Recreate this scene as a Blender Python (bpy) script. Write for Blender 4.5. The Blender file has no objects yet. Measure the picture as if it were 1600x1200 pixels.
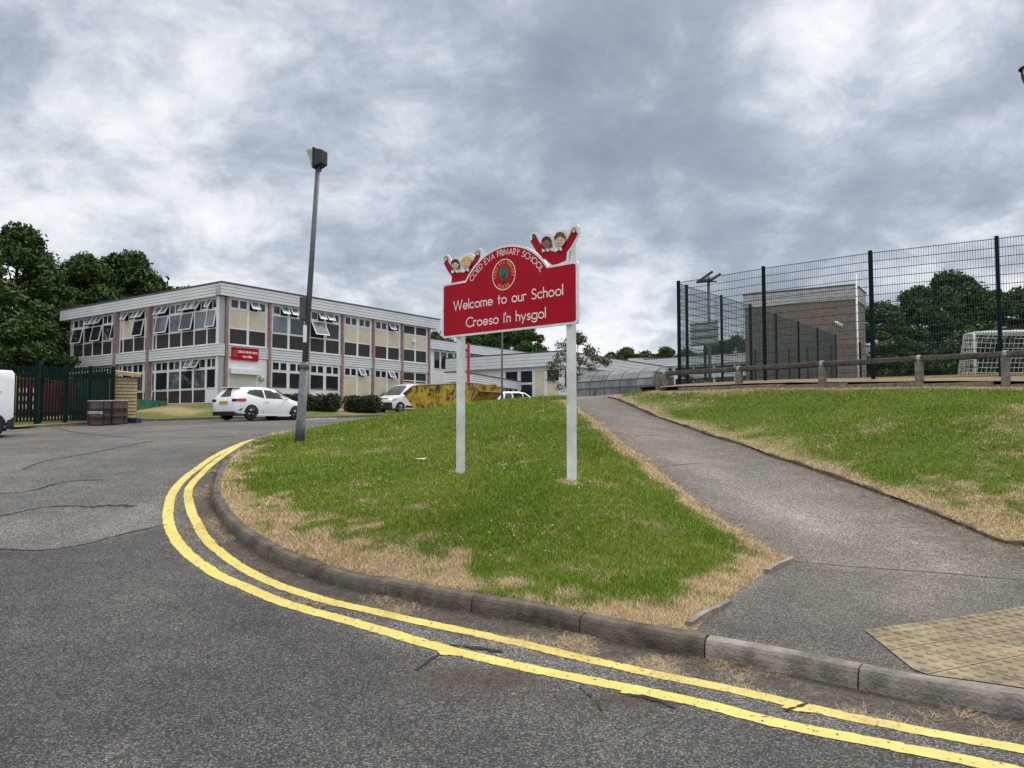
import bpy, math, random
import numpy as np
from mathutils import Vector, Matrix
from mathutils.geometry import delaunay_2d_cdt
random.seed(7); np.random.seed(7)
R_ = math.radians
S = bpy.context.scene
# ---------------------------------------------------------------- camera
CZ = 1.6
PITCH = math.atan(65/1200)
cam_d = bpy.data.cameras.new('camera'); cam = bpy.data.objects.new('camera', cam_d)
S.collection.objects.link(cam); S.camera = cam
cam_d.sensor_width = 36; cam_d.lens = 27; cam_d.clip_start = .05; cam_d.clip_end = 3000
cam.location = (0, 0, CZ); cam.rotation_euler = (R_(90)+PITCH, 0, 0)
# ---------------------------------------------------------------- light
SUN_EL, SUN_AZ = 50, 38          # elevation, azimuth clockwise from +Y
S.view_settings.view_transform = 'Standard'; S.view_settings.look = 'None'
S.view_settings.exposure = 0.35; S.view_settings.gamma = 1
w = bpy.data.worlds.new("World"); S.world = w; w.use_nodes = True
N = w.node_tree; N.nodes.clear()
def wn(t, **k):
    n = N.nodes.new(t)
    for a, b in k.items(): setattr(n, a, b)
    return n
def wmath(op, a, b=None, c=None, clamp=False):
    n = wn('ShaderNodeMath', operation=op); n.use_clamp = clamp
    for i, v in enumerate((a, b, c)):
        if v is None: continue
        if isinstance(v, (int, float)): n.inputs[i].default_value = v
        else: N.links.new(v, n.inputs[i])
    return n.outputs[0]
sky = wn('ShaderNodeTexSky', sky_type='NISHITA'); sky.sun_disc = False
sky.sun_elevation = R_(SUN_EL); sky.sun_rotation = R_(SUN_AZ)
tc = wn('ShaderNodeTexCoord'); sep = wn('ShaderNodeSeparateXYZ')
N.links.new(tc.outputs['Generated'], sep.inputs[0])
zz = wmath('MAXIMUM', sep.outputs[2], 0.0)
den = wmath('ADD', zz, .42)
cx = wmath('DIVIDE', sep.outputs[0], den); cy = wmath('DIVIDE', sep.outputs[1], den)
cmb = wn('ShaderNodeCombineXYZ'); N.links.new(cx, cmb.inputs[0]); N.links.new(cy, cmb.inputs[1])
def noise(scale, detail, rough, dist=0.0, off=(0,0,0), sc=(1,1,1)):
    mp = wn('ShaderNodeMapping'); mp.inputs['Location'].default_value = off; mp.inputs['Scale'].default_value = sc
    N.links.new(cmb.outputs[0], mp.inputs[0])
    n = wn('ShaderNodeTexNoise'); n.inputs['Scale'].default_value = scale; n.inputs['Detail'].default_value = detail
    n.inputs['Roughness'].default_value = rough; n.inputs['Distortion'].default_value = dist
    N.links.new(mp.outputs[0], n.inputs['Vector']); return n.outputs['Fac']
n1 = noise(1.7, 8, .58, .25, (3.1, 1.2, 0)); n2 = noise(5.2, 8, .62, .35, (7, 2, 1)); n3 = noise(14, 5, .6, .2, (1, 5, 2))
s = wmath('ADD', wmath('MULTIPLY', n1, .58), wmath('ADD', wmath('MULTIPLY', n2, .50), wmath('MULTIPLY', n3, .10)))
def blob(px, py, rad, amp, prev):      # a brighter or darker part of the cloud layer, by direction
    y = (600-py)/1200; x = (px-800)/1200
    v = Vector((x, math.cos(PITCH)-y*math.sin(PITCH), math.sin(PITCH)+y*math.cos(PITCH))).normalized()
    d = wn('ShaderNodeVectorMath', operation='DISTANCE'); N.links.new(tc.outputs['Generated'], d.inputs[0]); d.inputs[1].default_value = v
    q = wmath('DIVIDE', d.outputs['Value'], rad); q = wmath('MULTIPLY', q, q); q = wmath('MULTIPLY', q, -1)
    e = wmath('EXPONENT', q); return wmath('MULTIPLY_ADD', e, amp, prev)
for b in [(1320,110,.11,.10), (1560,420,.07,.08), (280,330,.20,.05), (120,120,.14,.05), (1000,260,.26,-.065), (1500,300,.2,-.05), (960,520,.1,.04),
          (640,160,.2,-.02), (1250,330,.16,-.05), (560,420,.1,.05), (400,20,.2,-.04), (1300,0,.1,.06), (1450,60,.05,.05), (60,480,.2,.05)]:
    s = blob(b[0], b[1], b[2], b[3], s)
rmp = wn('ShaderNodeValToRGB'); N.links.new(s, rmp.inputs[0])
cr = rmp.color_ramp; cr.interpolation = 'B_SPLINE'
cr.elements[0].position = .36; cr.elements[0].color = (.19, .225, .28, 1)
cr.elements[1].position = .765; cr.elements[1].color = (.86, .86, .85, 1)
for p, c in ((.50, (.285, .325, .385)), (.555, (.36, .40, .46)), (.605, (.47, .51, .565)), (.665, (.66, .68, .71))):
    e = cr.elements.new(p); e.color = c+(1,)
# overcast skies brighten towards the zenith
zr = wn('ShaderNodeMapRange'); N.links.new(sep.outputs[2], zr.inputs['Value'])
zr.inputs['From Min'].default_value = .45; zr.inputs['From Max'].default_value = .95; zr.inputs['To Min'].default_value = 1.0; zr.inputs['To Max'].default_value = 2.4
zr.interpolation_type = 'SMOOTHSTEP'
yb = wn('ShaderNodeMapRange'); N.links.new(sep.outputs[1], yb.inputs['Value']); yb.inputs['From Min'].default_value = .05; yb.inputs['From Max'].default_value = -.6; yb.inputs['To Min'].default_value = 1.0; yb.inputs['To Max'].default_value = 1.6
zyb = wmath('MULTIPLY', zr.outputs[0], yb.outputs[0])      # sky boost behind the viewer, added to brighten camera-facing surfaces
vm = wn('ShaderNodeVectorMath', operation='SCALE'); zm = wn('ShaderNodeMapRange'); N.links.new(sep.outputs[2], zm.inputs['Value']); zm.inputs['From Min'].default_value = .45; zm.inputs['From Max'].default_value = .9
zx = wn('ShaderNodeMix', data_type='RGBA'); N.links.new(zm.outputs[0], zx.inputs['Factor']); N.links.new(rmp.outputs[0], zx.inputs[6]); zx.inputs[7].default_value = (.62, .59, .54, 1)
N.links.new(zx.outputs[2], vm.inputs[0]); N.links.new(zyb, vm.inputs['Scale'])
bgc = wn('ShaderNodeBackground'); N.links.new(vm.outputs[0], bgc.inputs[0]); bgc.inputs[1].default_value = 1.0
bgs = wn('ShaderNodeBackground'); N.links.new(sky.outputs[0], bgs.inputs[0]); bgs.inputs[1].default_value = .10
mx = wn('ShaderNodeMixShader'); mx.inputs[0].default_value = .90
N.links.new(bgs.outputs[0], mx.inputs[1]); N.links.new(bgc.outputs[0], mx.inputs[2])
wo = wn('ShaderNodeOutputWorld'); N.links.new(mx.outputs[0], wo.inputs[0])
sd = bpy.data.lights.new('sun', 'SUN'); sd.energy = 1.5; sd.angle = R_(18); sd.color = (1, .95, .87)
so = bpy.data.objects.new('sun', sd); S.collection.objects.link(so)
sv = Vector((math.sin(R_(SUN_AZ))*math.cos(R_(SUN_EL)), math.cos(R_(SUN_AZ))*math.cos(R_(SUN_EL)), math.sin(R_(SUN_EL))))
so.rotation_euler = sv.to_track_quat('Z', 'Y').to_euler(); so.location = (0, 0, 30)

# ---------------------------------------------------------------- object helpers
def tag(o, label=None, cat=None, group=None, kind=None):
    if label: o['label'] = label
    if cat: o['category'] = cat
    if group: o['group'] = group
    if kind: o['kind'] = kind
    return o
def empty(name, loc=(0,0,0), rz=0, label=None, cat=None, group=None):
    o = bpy.data.objects.new(name, None); S.collection.objects.link(o); o.empty_display_size = .2
    o.location = loc; o.rotation_euler = (0, 0, rz); return tag(o, label, cat, group)
def copy_tree(o, parent=None):
    c = o.copy(); S.collection.objects.link(c)
    if parent: c.parent = parent
    for ch in o.children: copy_tree(ch, c)
    return c
class MB:
    def __init__(s): s.v = []; s.f = []; s.m = []; s.sm = []
    def add(s, vs, fs, m=0, smooth=False):
        b = len(s.v); s.v += [tuple(v) for v in vs]
        for f in fs: s.f.append(tuple(i+b for i in f)); s.m.append(m); s.sm.append(smooth)
    def box(s, c, d, m=0, rot=None):
        vs = []
        for i in (-.5, .5):
            for j in (-.5, .5):
                for k in (-.5, .5):
                    v = Vector((i*d[0], j*d[1], k*d[2]))
                    if rot is not None: v = rot @ v
                    vs.append(v+Vector(c))
        s.hexa(vs, m)
    def hexa(s, vs, m=0):       # vs order i,j,k nested
        s.add(vs, [(0,1,3,2), (4,6,7,5), (0,4,5,1), (2,3,7,6), (0,2,6,4), (1,5,7,3)], m)
    def bx(s, x0, x1, y0, y1, z0, z1, m=0): s.box(((x0+x1)/2, (y0+y1)/2, (z0+z1)/2), (abs(x1-x0), abs(y1-y0), abs(z1-z0)), m)
    def tube(s, pts, r, n=8, m=0, cap=True, smooth=True):
        pts = [Vector(p) for p in pts]; k = len(pts)
        if not hasattr(r, '__len__'): r = [r]*k
        vs = []; ref = None
        for i, p in enumerate(pts):
            t = (pts[min(i+1, k-1)]-pts[max(i-1, 0)]).normalized()
            if ref is None: ref = Vector((0,0,1)) if abs(t.z) < .9 else Vector((1,0,0))
            a = t.cross(ref).normalized(); b = t.cross(a).normalized(); ref = -b if False else ref
            for j in range(n):
                q = 2*math.pi*j/n; vs.append(p+a*(math.cos(q)*r[i])+b*(math.sin(q)*r[i]))
        fs = [(i*n+j, i*n+(j+1)%n, (i+1)*n+(j+1)%n, (i+1)*n+j) for i in range(k-1) for j in range(n)]
        s.add(vs, fs, m, smooth)
        if cap:
            b = len(s.v)-len(vs)
            s.f.append(tuple(b+j for j in range(n))[::-1]); s.f.append(tuple(b+(k-1)*n+j for j in range(n))); s.m += [m, m]; s.sm += [False, False]
    def lathe(s, prof, n=24, m=0, c=(0,0,0), smooth=True, axis='z'):
        vs = []
        for r, z in prof:
            for j in range(n):
                q = 2*math.pi*j/n
                x, y = r*math.cos(q), r*math.sin(q)
                v = (x, y, z) if axis == 'z' else (x, z, y)
                vs.append((v[0]+c[0], v[1]+c[1], v[2]+c[2]))
        fs = [(i*n+j, i*n+(j+1)%n, (i+1)*n+(j+1)%n, (i+1)*n+j) for i in range(len(prof)-1) for j in range(n)]
        s.add(vs, fs, m, smooth)
    def prism(s, poly, f0, f1, m=0):     # poly 2D, f0/f1 map 2D->3D on the two faces
        k = len(poly)
        vs = [f0(*p) for p in poly]+[f1(*p) for p in poly]
        fs = [tuple(range(k))[::-1], tuple(range(k, 2*k))]+[(i, (i+1) % k, k+(i+1) % k, k+i) for i in range(k)]
        s.add(vs, fs, m)
    def build(s, name, mats, parent=None, loc=None, bevel=0):
        me = bpy.data.meshes.new(name); me.from_pydata(s.v, [], s.f)
        if not isinstance(mats, (list, tuple)): mats = [mats]
        for m in mats: me.materials.append(m)
        if s.f:
            me.polygons.foreach_set('material_index', s.m); me.polygons.foreach_set('use_smooth', s.sm)
        me.update(); o = bpy.data.objects.new(name, me); S.collection.objects.link(o)
        if parent: o.parent = parent
        if loc: o.location = loc
        if bevel:
            b = o.modifiers.new('bevel', 'BEVEL'); b.width = bevel; b.segments = 2; b.limit_method = 'ANGLE'
        return o
# ---------------------------------------------------------------- materials
def nodes_of(name):
    m = bpy.data.materials.new(name); m.use_nodes = True; t = m.node_tree; return m, t, t.nodes['Principled BSDF']
def mat(name, col, rough=.6, var=.12, scale=3.0, bump=0, bscale=60, metal=0, col2=None, spec=None, coat=0, stretch=None):
    m, t, b = nodes_of(name)
    L = t.links; tc = t.nodes.new('ShaderNodeTexCoord'); src = tc.outputs['Object']
    if stretch:
        mp = t.nodes.new('ShaderNodeMapping'); mp.inputs['Scale'].default_value = stretch; L.new(src, mp.inputs[0]); src = mp.outputs[0]
    n = t.nodes.new('ShaderNodeTexNoise'); n.inputs['Scale'].default_value = scale; n.inputs['Detail'].default_value = 5; n.inputs['Roughness'].default_value = .65
    L.new(src, n.inputs['Vector'])
    r = t.nodes.new('ShaderNodeValToRGB'); L.new(n.outputs['Fac'], r.inputs[0])
    c2 = col2 or tuple(c*(1-2*var) for c in col)
    c1 = tuple(min(1, c*(1+var)) for c in col)
    r.color_ramp.elements[0].position = .32; r.color_ramp.elements[0].color = tuple(c2)+(1,)
    r.color_ramp.elements[1].position = .62; r.color_ramp.elements[1].color = tuple(c1)+(1,)
    L.new(r.outputs[0], b.inputs['Base Color']); b.inputs['Roughness'].default_value = rough; b.inputs['Metallic'].default_value = metal
    if spec is not None: b.inputs['Specular IOR Level'].default_value = spec
    if coat: b.inputs['Coat Weight'].default_value = coat; b.inputs['Coat Roughness'].default_value = .05
    if bump:
        n2 = t.nodes.new('ShaderNodeTexNoise'); n2.inputs['Scale'].default_value = bscale; n2.inputs['Detail'].default_value = 3; L.new(src, n2.inputs['Vector'])
        bp = t.nodes.new('ShaderNodeBump'); bp.inputs['Strength'].default_value = bump; bp.inputs['Distance'].default_value = .02
        L.new(n2.outputs['Fac'], bp.inputs['Height']); L.new(bp.outputs[0], b.inputs['Normal'])
    return m
def glass(name, col=(.02,.025,.03), rough=.04, col2=None, scale=1.2):
    return mat(name, col, rough, .2, scale, bump=.02, bscale=2.5, col2=col2, spec=.7)
M = dict(
 sign_red=mat('sign_red', (.40,.003,.014), .45, .05, 2, spec=.15), sign_white=mat('sign_white', (.74,.76,.78), .45, .06, 4),
 letter=mat('letter_white', (.82,.80,.80), .5, .02, 4), sign_yellow=mat('sign_yellow', (.70,.38,.04), .5, .05),
 sign_green=mat('sign_green', (.015,.14,.07), .5, .2, 30), sign_black=mat('sign_black', (.012,.012,.014), .5, .05),
 hair_yellow=mat('hair_yellow', (.72,.45,.02), .5, .03), hair_brown=mat('hair_brown', (.13,.055,.025), .5, .03), skin_light=mat('skin_light', (.70,.47,.34), .5, .02),
 skin_dark=mat('skin_dark', (.12,.045,.03), .5, .03), ink=mat('outline_ink', (.03,.015,.02), .5, .02), pinkish=mat('skin_mid', (.33,.12,.09), .5, .02),
 post_white=mat('post_paint', (.70,.72,.72), .45, .08, 3, col2=(.52,.53,.50)),
 steel=mat('galvanised', (.125,.145,.16), .6, .25, 12, bump=.3), steel_top=mat('painted_column', (.085,.097,.11), .6, .15, 8), steel_dark=mat('steel_dark_paint', (.05,.055,.065), .6, .25, 6), black=mat('black_plastic', (.012,.012,.014), .5, .2),
 cladding=mat('white_cladding', (.70,.72,.76), .5, .04, .8), joint=mat('cladding_joint', (.34,.35,.37), .8, .1), cladding_edge=mat('roof_edge', (.10,.10,.11), .7, .2),
 frame=mat('white_frame', (.76,.77,.80), .45, .04, 3), cream=mat('cream_panel', (.62,.555,.41), .6, .05, 1.0), dark_panel=mat('dark_brown_panel', (.030,.023,.023), .55, .15, 5),
 pink=mat('pink_column', (.30,.195,.195), .6, .14, 3), pane=glass('window_pane'), pane_b=glass('window_pane_blind', (.13,.16,.20), .15), pane_c=glass('window_pane_curtain', (.035,.04,.06), .06, (.16,.18,.22), 2.2),
 shutter=mat('roller_shutter', (.62,.60,.55), .5, .05, 2), lamp_glass=mat('lamp_glass', (.55,.52,.28), .25, .1, 6), lamp_lens=mat('lamp_lens', (.36,.37,.26), .15, .15, 8),
 timber=mat('weathered_timber', (.17,.155,.135), .85, .25, 9, bump=.5, bscale=50, stretch=(1,1,1)), pale_timber=mat('pale_timber', (.44,.345,.20), .8, .12, 6),
 green_steel=mat('green_fence_paint', (.003,.014,.014), .8, .2, 5, spec=.15), wire=mat('green_wire', (.012,.035,.036), .5, .2, 5), pal=mat('palisade_green', (.003,.018,.016), .85, .2, 5, spec=.15),
 red_box=mat('red_bin', (.34,.012,.018), .5, .25, 4), drum=mat('brown_drum', (.048,.028,.023), .4, .35, 7), drum_lid=mat('grey_lid', (.33,.31,.30), .5, .25, 9), blue=mat('blue_plastic', (.012,.022,.09), .5, .2),
 car_white=mat('car_white', (.80,.82,.85), .22, .02, 1, coat=1), van_white=mat('van_white', (.76,.78,.80), .3, .05, 1.5, coat=.5), car_glass=glass('car_glass', (.012,.015,.018), .03), car_glass2=glass('windscreen_glass', (.10,.125,.13), .05),
 tyre=mat('tyre', (.018,.018,.019), .85, .2, 20), rim=mat('rim_alloy', (.30,.30,.31), .3, .15, 8, metal=.7), rim_dark=mat('rim_dark', (.035,.035,.04), .35, .15, 8, metal=.5), red_light=mat('red_lens', (.42,.008,.015), .15, .15, 10, coat=1), dark_light=mat('smoked_lens', (.05,.012,.018), .15, .2), clear_light=mat('clear_lens', (.5,.52,.55), .1, .2, 10),
 plate=mat('yellow_plate', (.62,.36,.03), .5, .1, 14), plate_w=mat('white_plate', (.55,.55,.55), .5, .2, 14), arrow=mat('orange_lens', (.6,.12,.05), .2, .1),
 poly=mat('cloudy_polycarbonate', (.20,.215,.22), .35, .25, 1.2), concrete=mat('concrete', (.27,.25,.225), .85, .2, 6, bump=.4, bscale=60), pale_conc=mat('pale_concrete', (.42,.40,.375), .85, .16, 6, bump=.4, bscale=70),
 net=mat('white_net', (.62,.64,.66), .7, .1), goal=mat('goal_white', (.72,.74,.76), .4, .06), green_net=mat('green_netting', (.03,.15,.075), .7, .3, 3), red_post=mat('red_post', (.48,.008,.02), .4, .08), brick=None, white_road=mat('white_marking', (.60,.60,.58), .7, .15, 7))
def skip_mat():
    m, t, b = nodes_of('rusty_yellow'); L = t.links
    tc = t.nodes.new('ShaderNodeTexCoord'); mp = t.nodes.new('ShaderNodeMapping'); mp.inputs['Scale'].default_value = (1,1,.55); L.new(tc.outputs['Object'], mp.inputs[0])
    n = t.nodes.new('ShaderNodeTexNoise'); n.inputs['Scale'].default_value = 2.3; n.inputs['Detail'].default_value = 8; n.inputs['Roughness'].default_value = .72; n.inputs['Distortion'].default_value = .6; L.new(mp.outputs[0], n.inputs['Vector'])
    r = t.nodes.new('ShaderNodeValToRGB'); L.new(n.outputs['Fac'], r.inputs[0]); e = r.color_ramp.elements
    e[0].position = .36; e[0].color = (.022,.013,.009,1); e[1].position = .62; e[1].color = (.52,.385,.018,1)
    q = e.new(.44); q.color = (.10,.045,.014,1); q = e.new(.49); q.color = (.36,.25,.014,1)
    L.new(r.outputs[0], b.inputs['Base Color']); b.inputs['Roughness'].default_value = .65; return m
M['skip'] = skip_mat()
def brick_mat():
    m, t, b = nodes_of('brown_brick'); L = t.links
    tc = t.nodes.new('ShaderNodeTexCoord'); sp = t.nodes.new('ShaderNodeSeparateXYZ'); L.new(tc.outputs['Object'], sp.inputs[0])
    ad = t.nodes.new('ShaderNodeMath'); ad.operation = 'ADD'; L.new(sp.outputs[0], ad.inputs[0]); L.new(sp.outputs[1], ad.inputs[1])
    cb = t.nodes.new('ShaderNodeCombineXYZ'); L.new(ad.outputs[0], cb.inputs[0]); L.new(sp.outputs[2], cb.inputs[1])
    br = t.nodes.new('ShaderNodeTexBrick'); L.new(cb.outputs[0], br.inputs['Vector']); br.inputs['Scale'].default_value = 1
    br.inputs['Brick Width'].default_value = .23; br.inputs['Row Height'].default_value = .075; br.inputs['Mortar Size'].default_value = .006
    br.inputs['Color1'].default_value = (.135,.105,.083,1); br.inputs['Color2'].default_value = (.21,.165,.13,1); br.inputs['Mortar'].default_value = (.22,.20,.18,1)
    L.new(br.outputs[0], b.inputs['Base Color']); b.inputs['Roughness'].default_value = .9; return m
M['brick'] = brick_mat()
def leaf_mat(name, c1, c2):
    m, t, b = nodes_of(name); L = t.links
    g = t.nodes.new('ShaderNodeNewGeometry'); r = t.nodes.new('ShaderNodeValToRGB'); L.new(g.outputs['Random Per Island'], r.inputs[0])
    r.color_ramp.elements[0].color = tuple(c1)+(1,); r.color_ramp.elements[1].color = tuple(c2)+(1,)
    L.new(r.outputs[0], b.inputs['Base Color']); b.inputs['Roughness'].default_value = .65; b.inputs['Specular IOR Level'].default_value = .25
    return m
M['leaf'] = leaf_mat('leaf_dark', (.012,.032,.008), (.060,.112,.020)); M['leaf2'] = leaf_mat('leaf_mid', (.018,.044,.010), (.088,.15,.026)); M['leaf3'] = leaf_mat('leaf_olive', (.05,.07,.03), (.13,.15,.06))
M['hedge'] = leaf_mat('leaf_hedge', (.012,.022,.008), (.045,.065,.02)); M['bark'] = mat('bark', (.075,.06,.045), .9, .3, 9, bump=.6, bscale=20)

# ---------------------------------------------------------------- geometry of the site
def ray(px, py):
    x = (px-800)/1200; y = (600-py)/1200
    f = math.cos(PITCH)-y*math.sin(PITCH); z = math.sin(PITCH)+y*math.cos(PITCH)
    return x/f, z/f
def P(px, py, d):
    a, b = ray(px, py); return Vector((a*d, d, CZ+b*d))
_gy = np.arange(-60, 400, .25)
_k = np.array([(-60,-.1),(-20,0),(3,0),(5,.02),(8,.28),(11.5,.69),(15,1.08),(17,1.27),(20,1.44),(28,1.68),(34,1.80),(40,2.03),(47,2.3),(60,2.8),(80,3.3),(150,4),(400,5)])
_gz = np.interp(_gy, _k[:,0], _k[:,1]); _w = np.hanning(13); _w /= _w.sum(); _gz = np.convolve(np.pad(_gz, 6, 'edge'), _w, 'valid')
def Rd(x, y):
    x = np.asarray(x, float); y = np.asarray(y, float)
    return np.interp(y, _gy, _gz)-.02*np.maximum(0, -x-6)*np.clip((32-y)/12, 0, 1)
def hit(px, py, H, lo=2.0, hi=70):
    a, b = ray(px, py); prev = lo
    for d in np.arange(lo, hi, .05):
        if CZ+b*d <= float(H(a*d, d)):
            l, h = prev, d
            for _ in range(20):
                mid = (l+h)/2
                if CZ+b*mid <= float(H(a*mid, mid)): h = mid
                else: l = mid
            return np.array((a*h, h))
        prev = d
    return np.array((a*hi, hi))
KPX = [(1600,1121),(1450,1100),(1356,1081),(1244,1055),(1086,1025),(1000,1011),(898,989),(814,970),(706,952),(614,933),(540,920),(480,902),(438,885),(400,864),(368,842),(346,818),(333,797),(329,780),(332,759),(346,730),(365,711),(392,696),(426,684)]
K = [hit(p[0], p[1], Rd) for p in KPX]
KR = [np.array(p) for p in ((14.,1.2),(9.,2.05),(6.,2.75),(4.2,3.3))]     # beyond the right edge of the picture
KL = [np.array(p) for p in ((-5.15,19.),(-4.6,21.),(-3.6,24.),(-2.0,28.),(1.0,32.),(5.0,36.),(9.0,40))]
def smooth_line(pts, step=.12, it=2):
    p = np.array(pts, float)
    for _ in range(it):
        q = [p[0]]
        for i in range(len(p)-1): q += [.75*p[i]+.25*p[i+1], .25*p[i]+.75*p[i+1]]
        q.append(p[-1]); p = np.array(q)
    d = np.r_[0, np.cumsum(np.hypot(*(p[1:]-p[:-1]).T))]; n = max(2, int(d[-1]/step))
    t = np.linspace(0, d[-1], n); return np.c_[np.interp(t, d, p[:,0]), np.interp(t, d, p[:,1])]
KERB = smooth_line(KR+K+KL, .1)
def offset(line, o):      # positive = to the right hand of travel
    t = np.gradient(line, axis=0); t /= np.hypot(t[:,0], t[:,1])[:,None]+1e-9
    return line+np.c_[t[:,1], -t[:,0]]*o
# travel is right -> left -> away, so the right hand is the grass side
def PP(px, py, d): v = P(px, py, d); return (v.x, v.y, v.z)
FK = np.array([(-60.,20.),(-30.,21.5)]+[tuple(hit(p[0], p[1], Rd)) for p in ((30,671),(120,665),(190,661),(215,659),(300,656.5),(345,655.5))])
FB = np.array([tuple(p) for p in FK]+[(-10.8,36.2),(-9.0,38.6),(-6.5,42.),(-4.5,47.),(-3.6,56.)])
ctl = [(p[0], p[1], float(Rd(*p))+.1) for p in smooth_line(FB[1:], 2.0, 1)]
kk = offset(KERB, .12)
for i in range(0, len(KERB), 9):
    x, y = kk[i]; ctl.append((x, y, float(Rd(*KERB[i]))+(.12 if y < 16 else .12)))
ctl += [PP(1240,875,7.7), PP(1600,900,7.1), PP(1600,855,7.9), PP(1350,770,10.5), PP(1200,715,13), PP(1100,683,15.5), PP(1020,650,18), PP(955,622,21),
        PP(1190,850,8.1), PP(1100,790,9.5), PP(1000,710,12.4), PP(940,665,15.5), PP(895,632,19), PP(875,620,21),
        (-.78+.05,10.9,.94), (.67,9.3,.93), PP(468,690,15.3), PP(600,650,19), PP(700,635,19.5), PP(800,625,20),
        PP(1600,612,15), PP(1400,607,17), PP(1200,607,19), PP(1050,612,20.8), PP(1300,680,13.2), PP(1600,720,10.6), PP(1480,690,12),
        (5,24,2.68),(9,22,2.68),(14,17,2.65),(20,20,2.7),(20,12,1.9),(20,30,2.9),(10,32,2.8),(15,45,3.0),(40,30,3.0),(40,60,3.2),(3,27,2.5),(3,40,2.9),(0,50,3.2),(2,60,3.7),(20,70,3.8),(60,90,5),
        (20,5,.7),(12,7,.5),(40,5,.9),(14,3,.2),(40,15,2.2),
        (-16,41.5,2.78),(-30,52,2.8),(-23,46.5,2.8),(-6,56,2.85),(-11,48.5,2.7),(-13,43,2.75),(-40,40,2.3),(-30,32,1.8),(-30,70,3),(-60,60,3),(-60,20,1.3),(-25,34,1.9),(-16,36,2.1),(-10,42,2.4),
        (-80,120,5),(0,140,6),(80,140,7),(-120,20,2),(120,20,2),(0,90,4.5)]
ctl = np.array(ctl)
def _tps(r2): return np.where(r2 > 1e-12, r2*np.log(np.maximum(r2, 1e-12)), 0)
_d2 = ((ctl[:,None,:2]-ctl[None,:,:2])**2).sum(-1); n_ = len(ctl)
_A = np.zeros((n_+3, n_+3)); _A[:n_,:n_] = _tps(_d2)+np.eye(n_)*.35; _A[:n_,n_] = 1; _A[:n_,n_+1:] = ctl[:,:2]; _A[n_:,:n_] = _A[:n_,n_:].T
_wt = np.linalg.solve(_A, np.r_[ctl[:,2], 0, 0, 0])
def U(x, y):
    x = np.asarray(x, float); y = np.asarray(y, float); sh = np.broadcast(x, y).shape
    x = np.broadcast_to(x, sh).ravel(); y = np.broadcast_to(y, sh).ravel(); out = np.empty(len(x))
    for i in range(0, len(x), 20000):
        a = x[i:i+20000, None]-ctl[None,:,0]; b = y[i:i+20000, None]-ctl[None,:,1]
        out[i:i+20000] = _tps(a*a+b*b)@_wt[:n_]+_wt[n_]+_wt[n_+1]*x[i:i+20000]+_wt[n_+2]*y[i:i+20000]
    return out.reshape(sh)
def distline(pts, line):
    pts = np.asarray(pts, float); a = line[:-1]; b = line[1:]; ab = b-a; L2 = (ab**2).sum(1)+1e-12; out = np.full(len(pts), 1e9)
    for i in range(0, len(pts), 8000):
        p = pts[i:i+8000, None, :]; t = np.clip(((p-a)*ab).sum(-1)/L2, 0, 1); q = a+ab*t[..., None]
        out[i:i+8000] = np.sqrt(((p-q)**2).sum(-1)).min(1)
    return out
def inside(pts, poly):
    pts = np.asarray(pts, float); poly = np.asarray(poly, float); x, y = pts[:,0], pts[:,1]; r = np.zeros(len(pts), bool)
    j = len(poly)-1
    for i in range(len(poly)):
        xi, yi = poly[i]; xj, yj = poly[j]
        if yi != yj: r ^= ((yi > y) != (yj > y)) & (x < (xj-xi)*(y-yi)/(yj-yi)+xi)
        j = i
    return r
def _h(ix, iy, s): v = np.sin(ix*127.1+iy*311.7+s*74.7)*43758.5453; return v-np.floor(v)
def vnoise(x, y, s=0):
    ix, iy = np.floor(x), np.floor(y); fx, fy = x-ix, y-iy; fx = fx*fx*(3-2*fx); fy = fy*fy*(3-2*fy)
    return (_h(ix,iy,s)*(1-fx)+_h(ix+1,iy,s)*fx)*(1-fy)+(_h(ix,iy+1,s)*(1-fx)+_h(ix+1,iy+1,s)*fx)*fy
def fbm(x, y, s=0, o=4): return sum(vnoise(x*2**i, y*2**i, s+i)*.5**i for i in range(o))/sum(.5**i for i in range(o))
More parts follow.
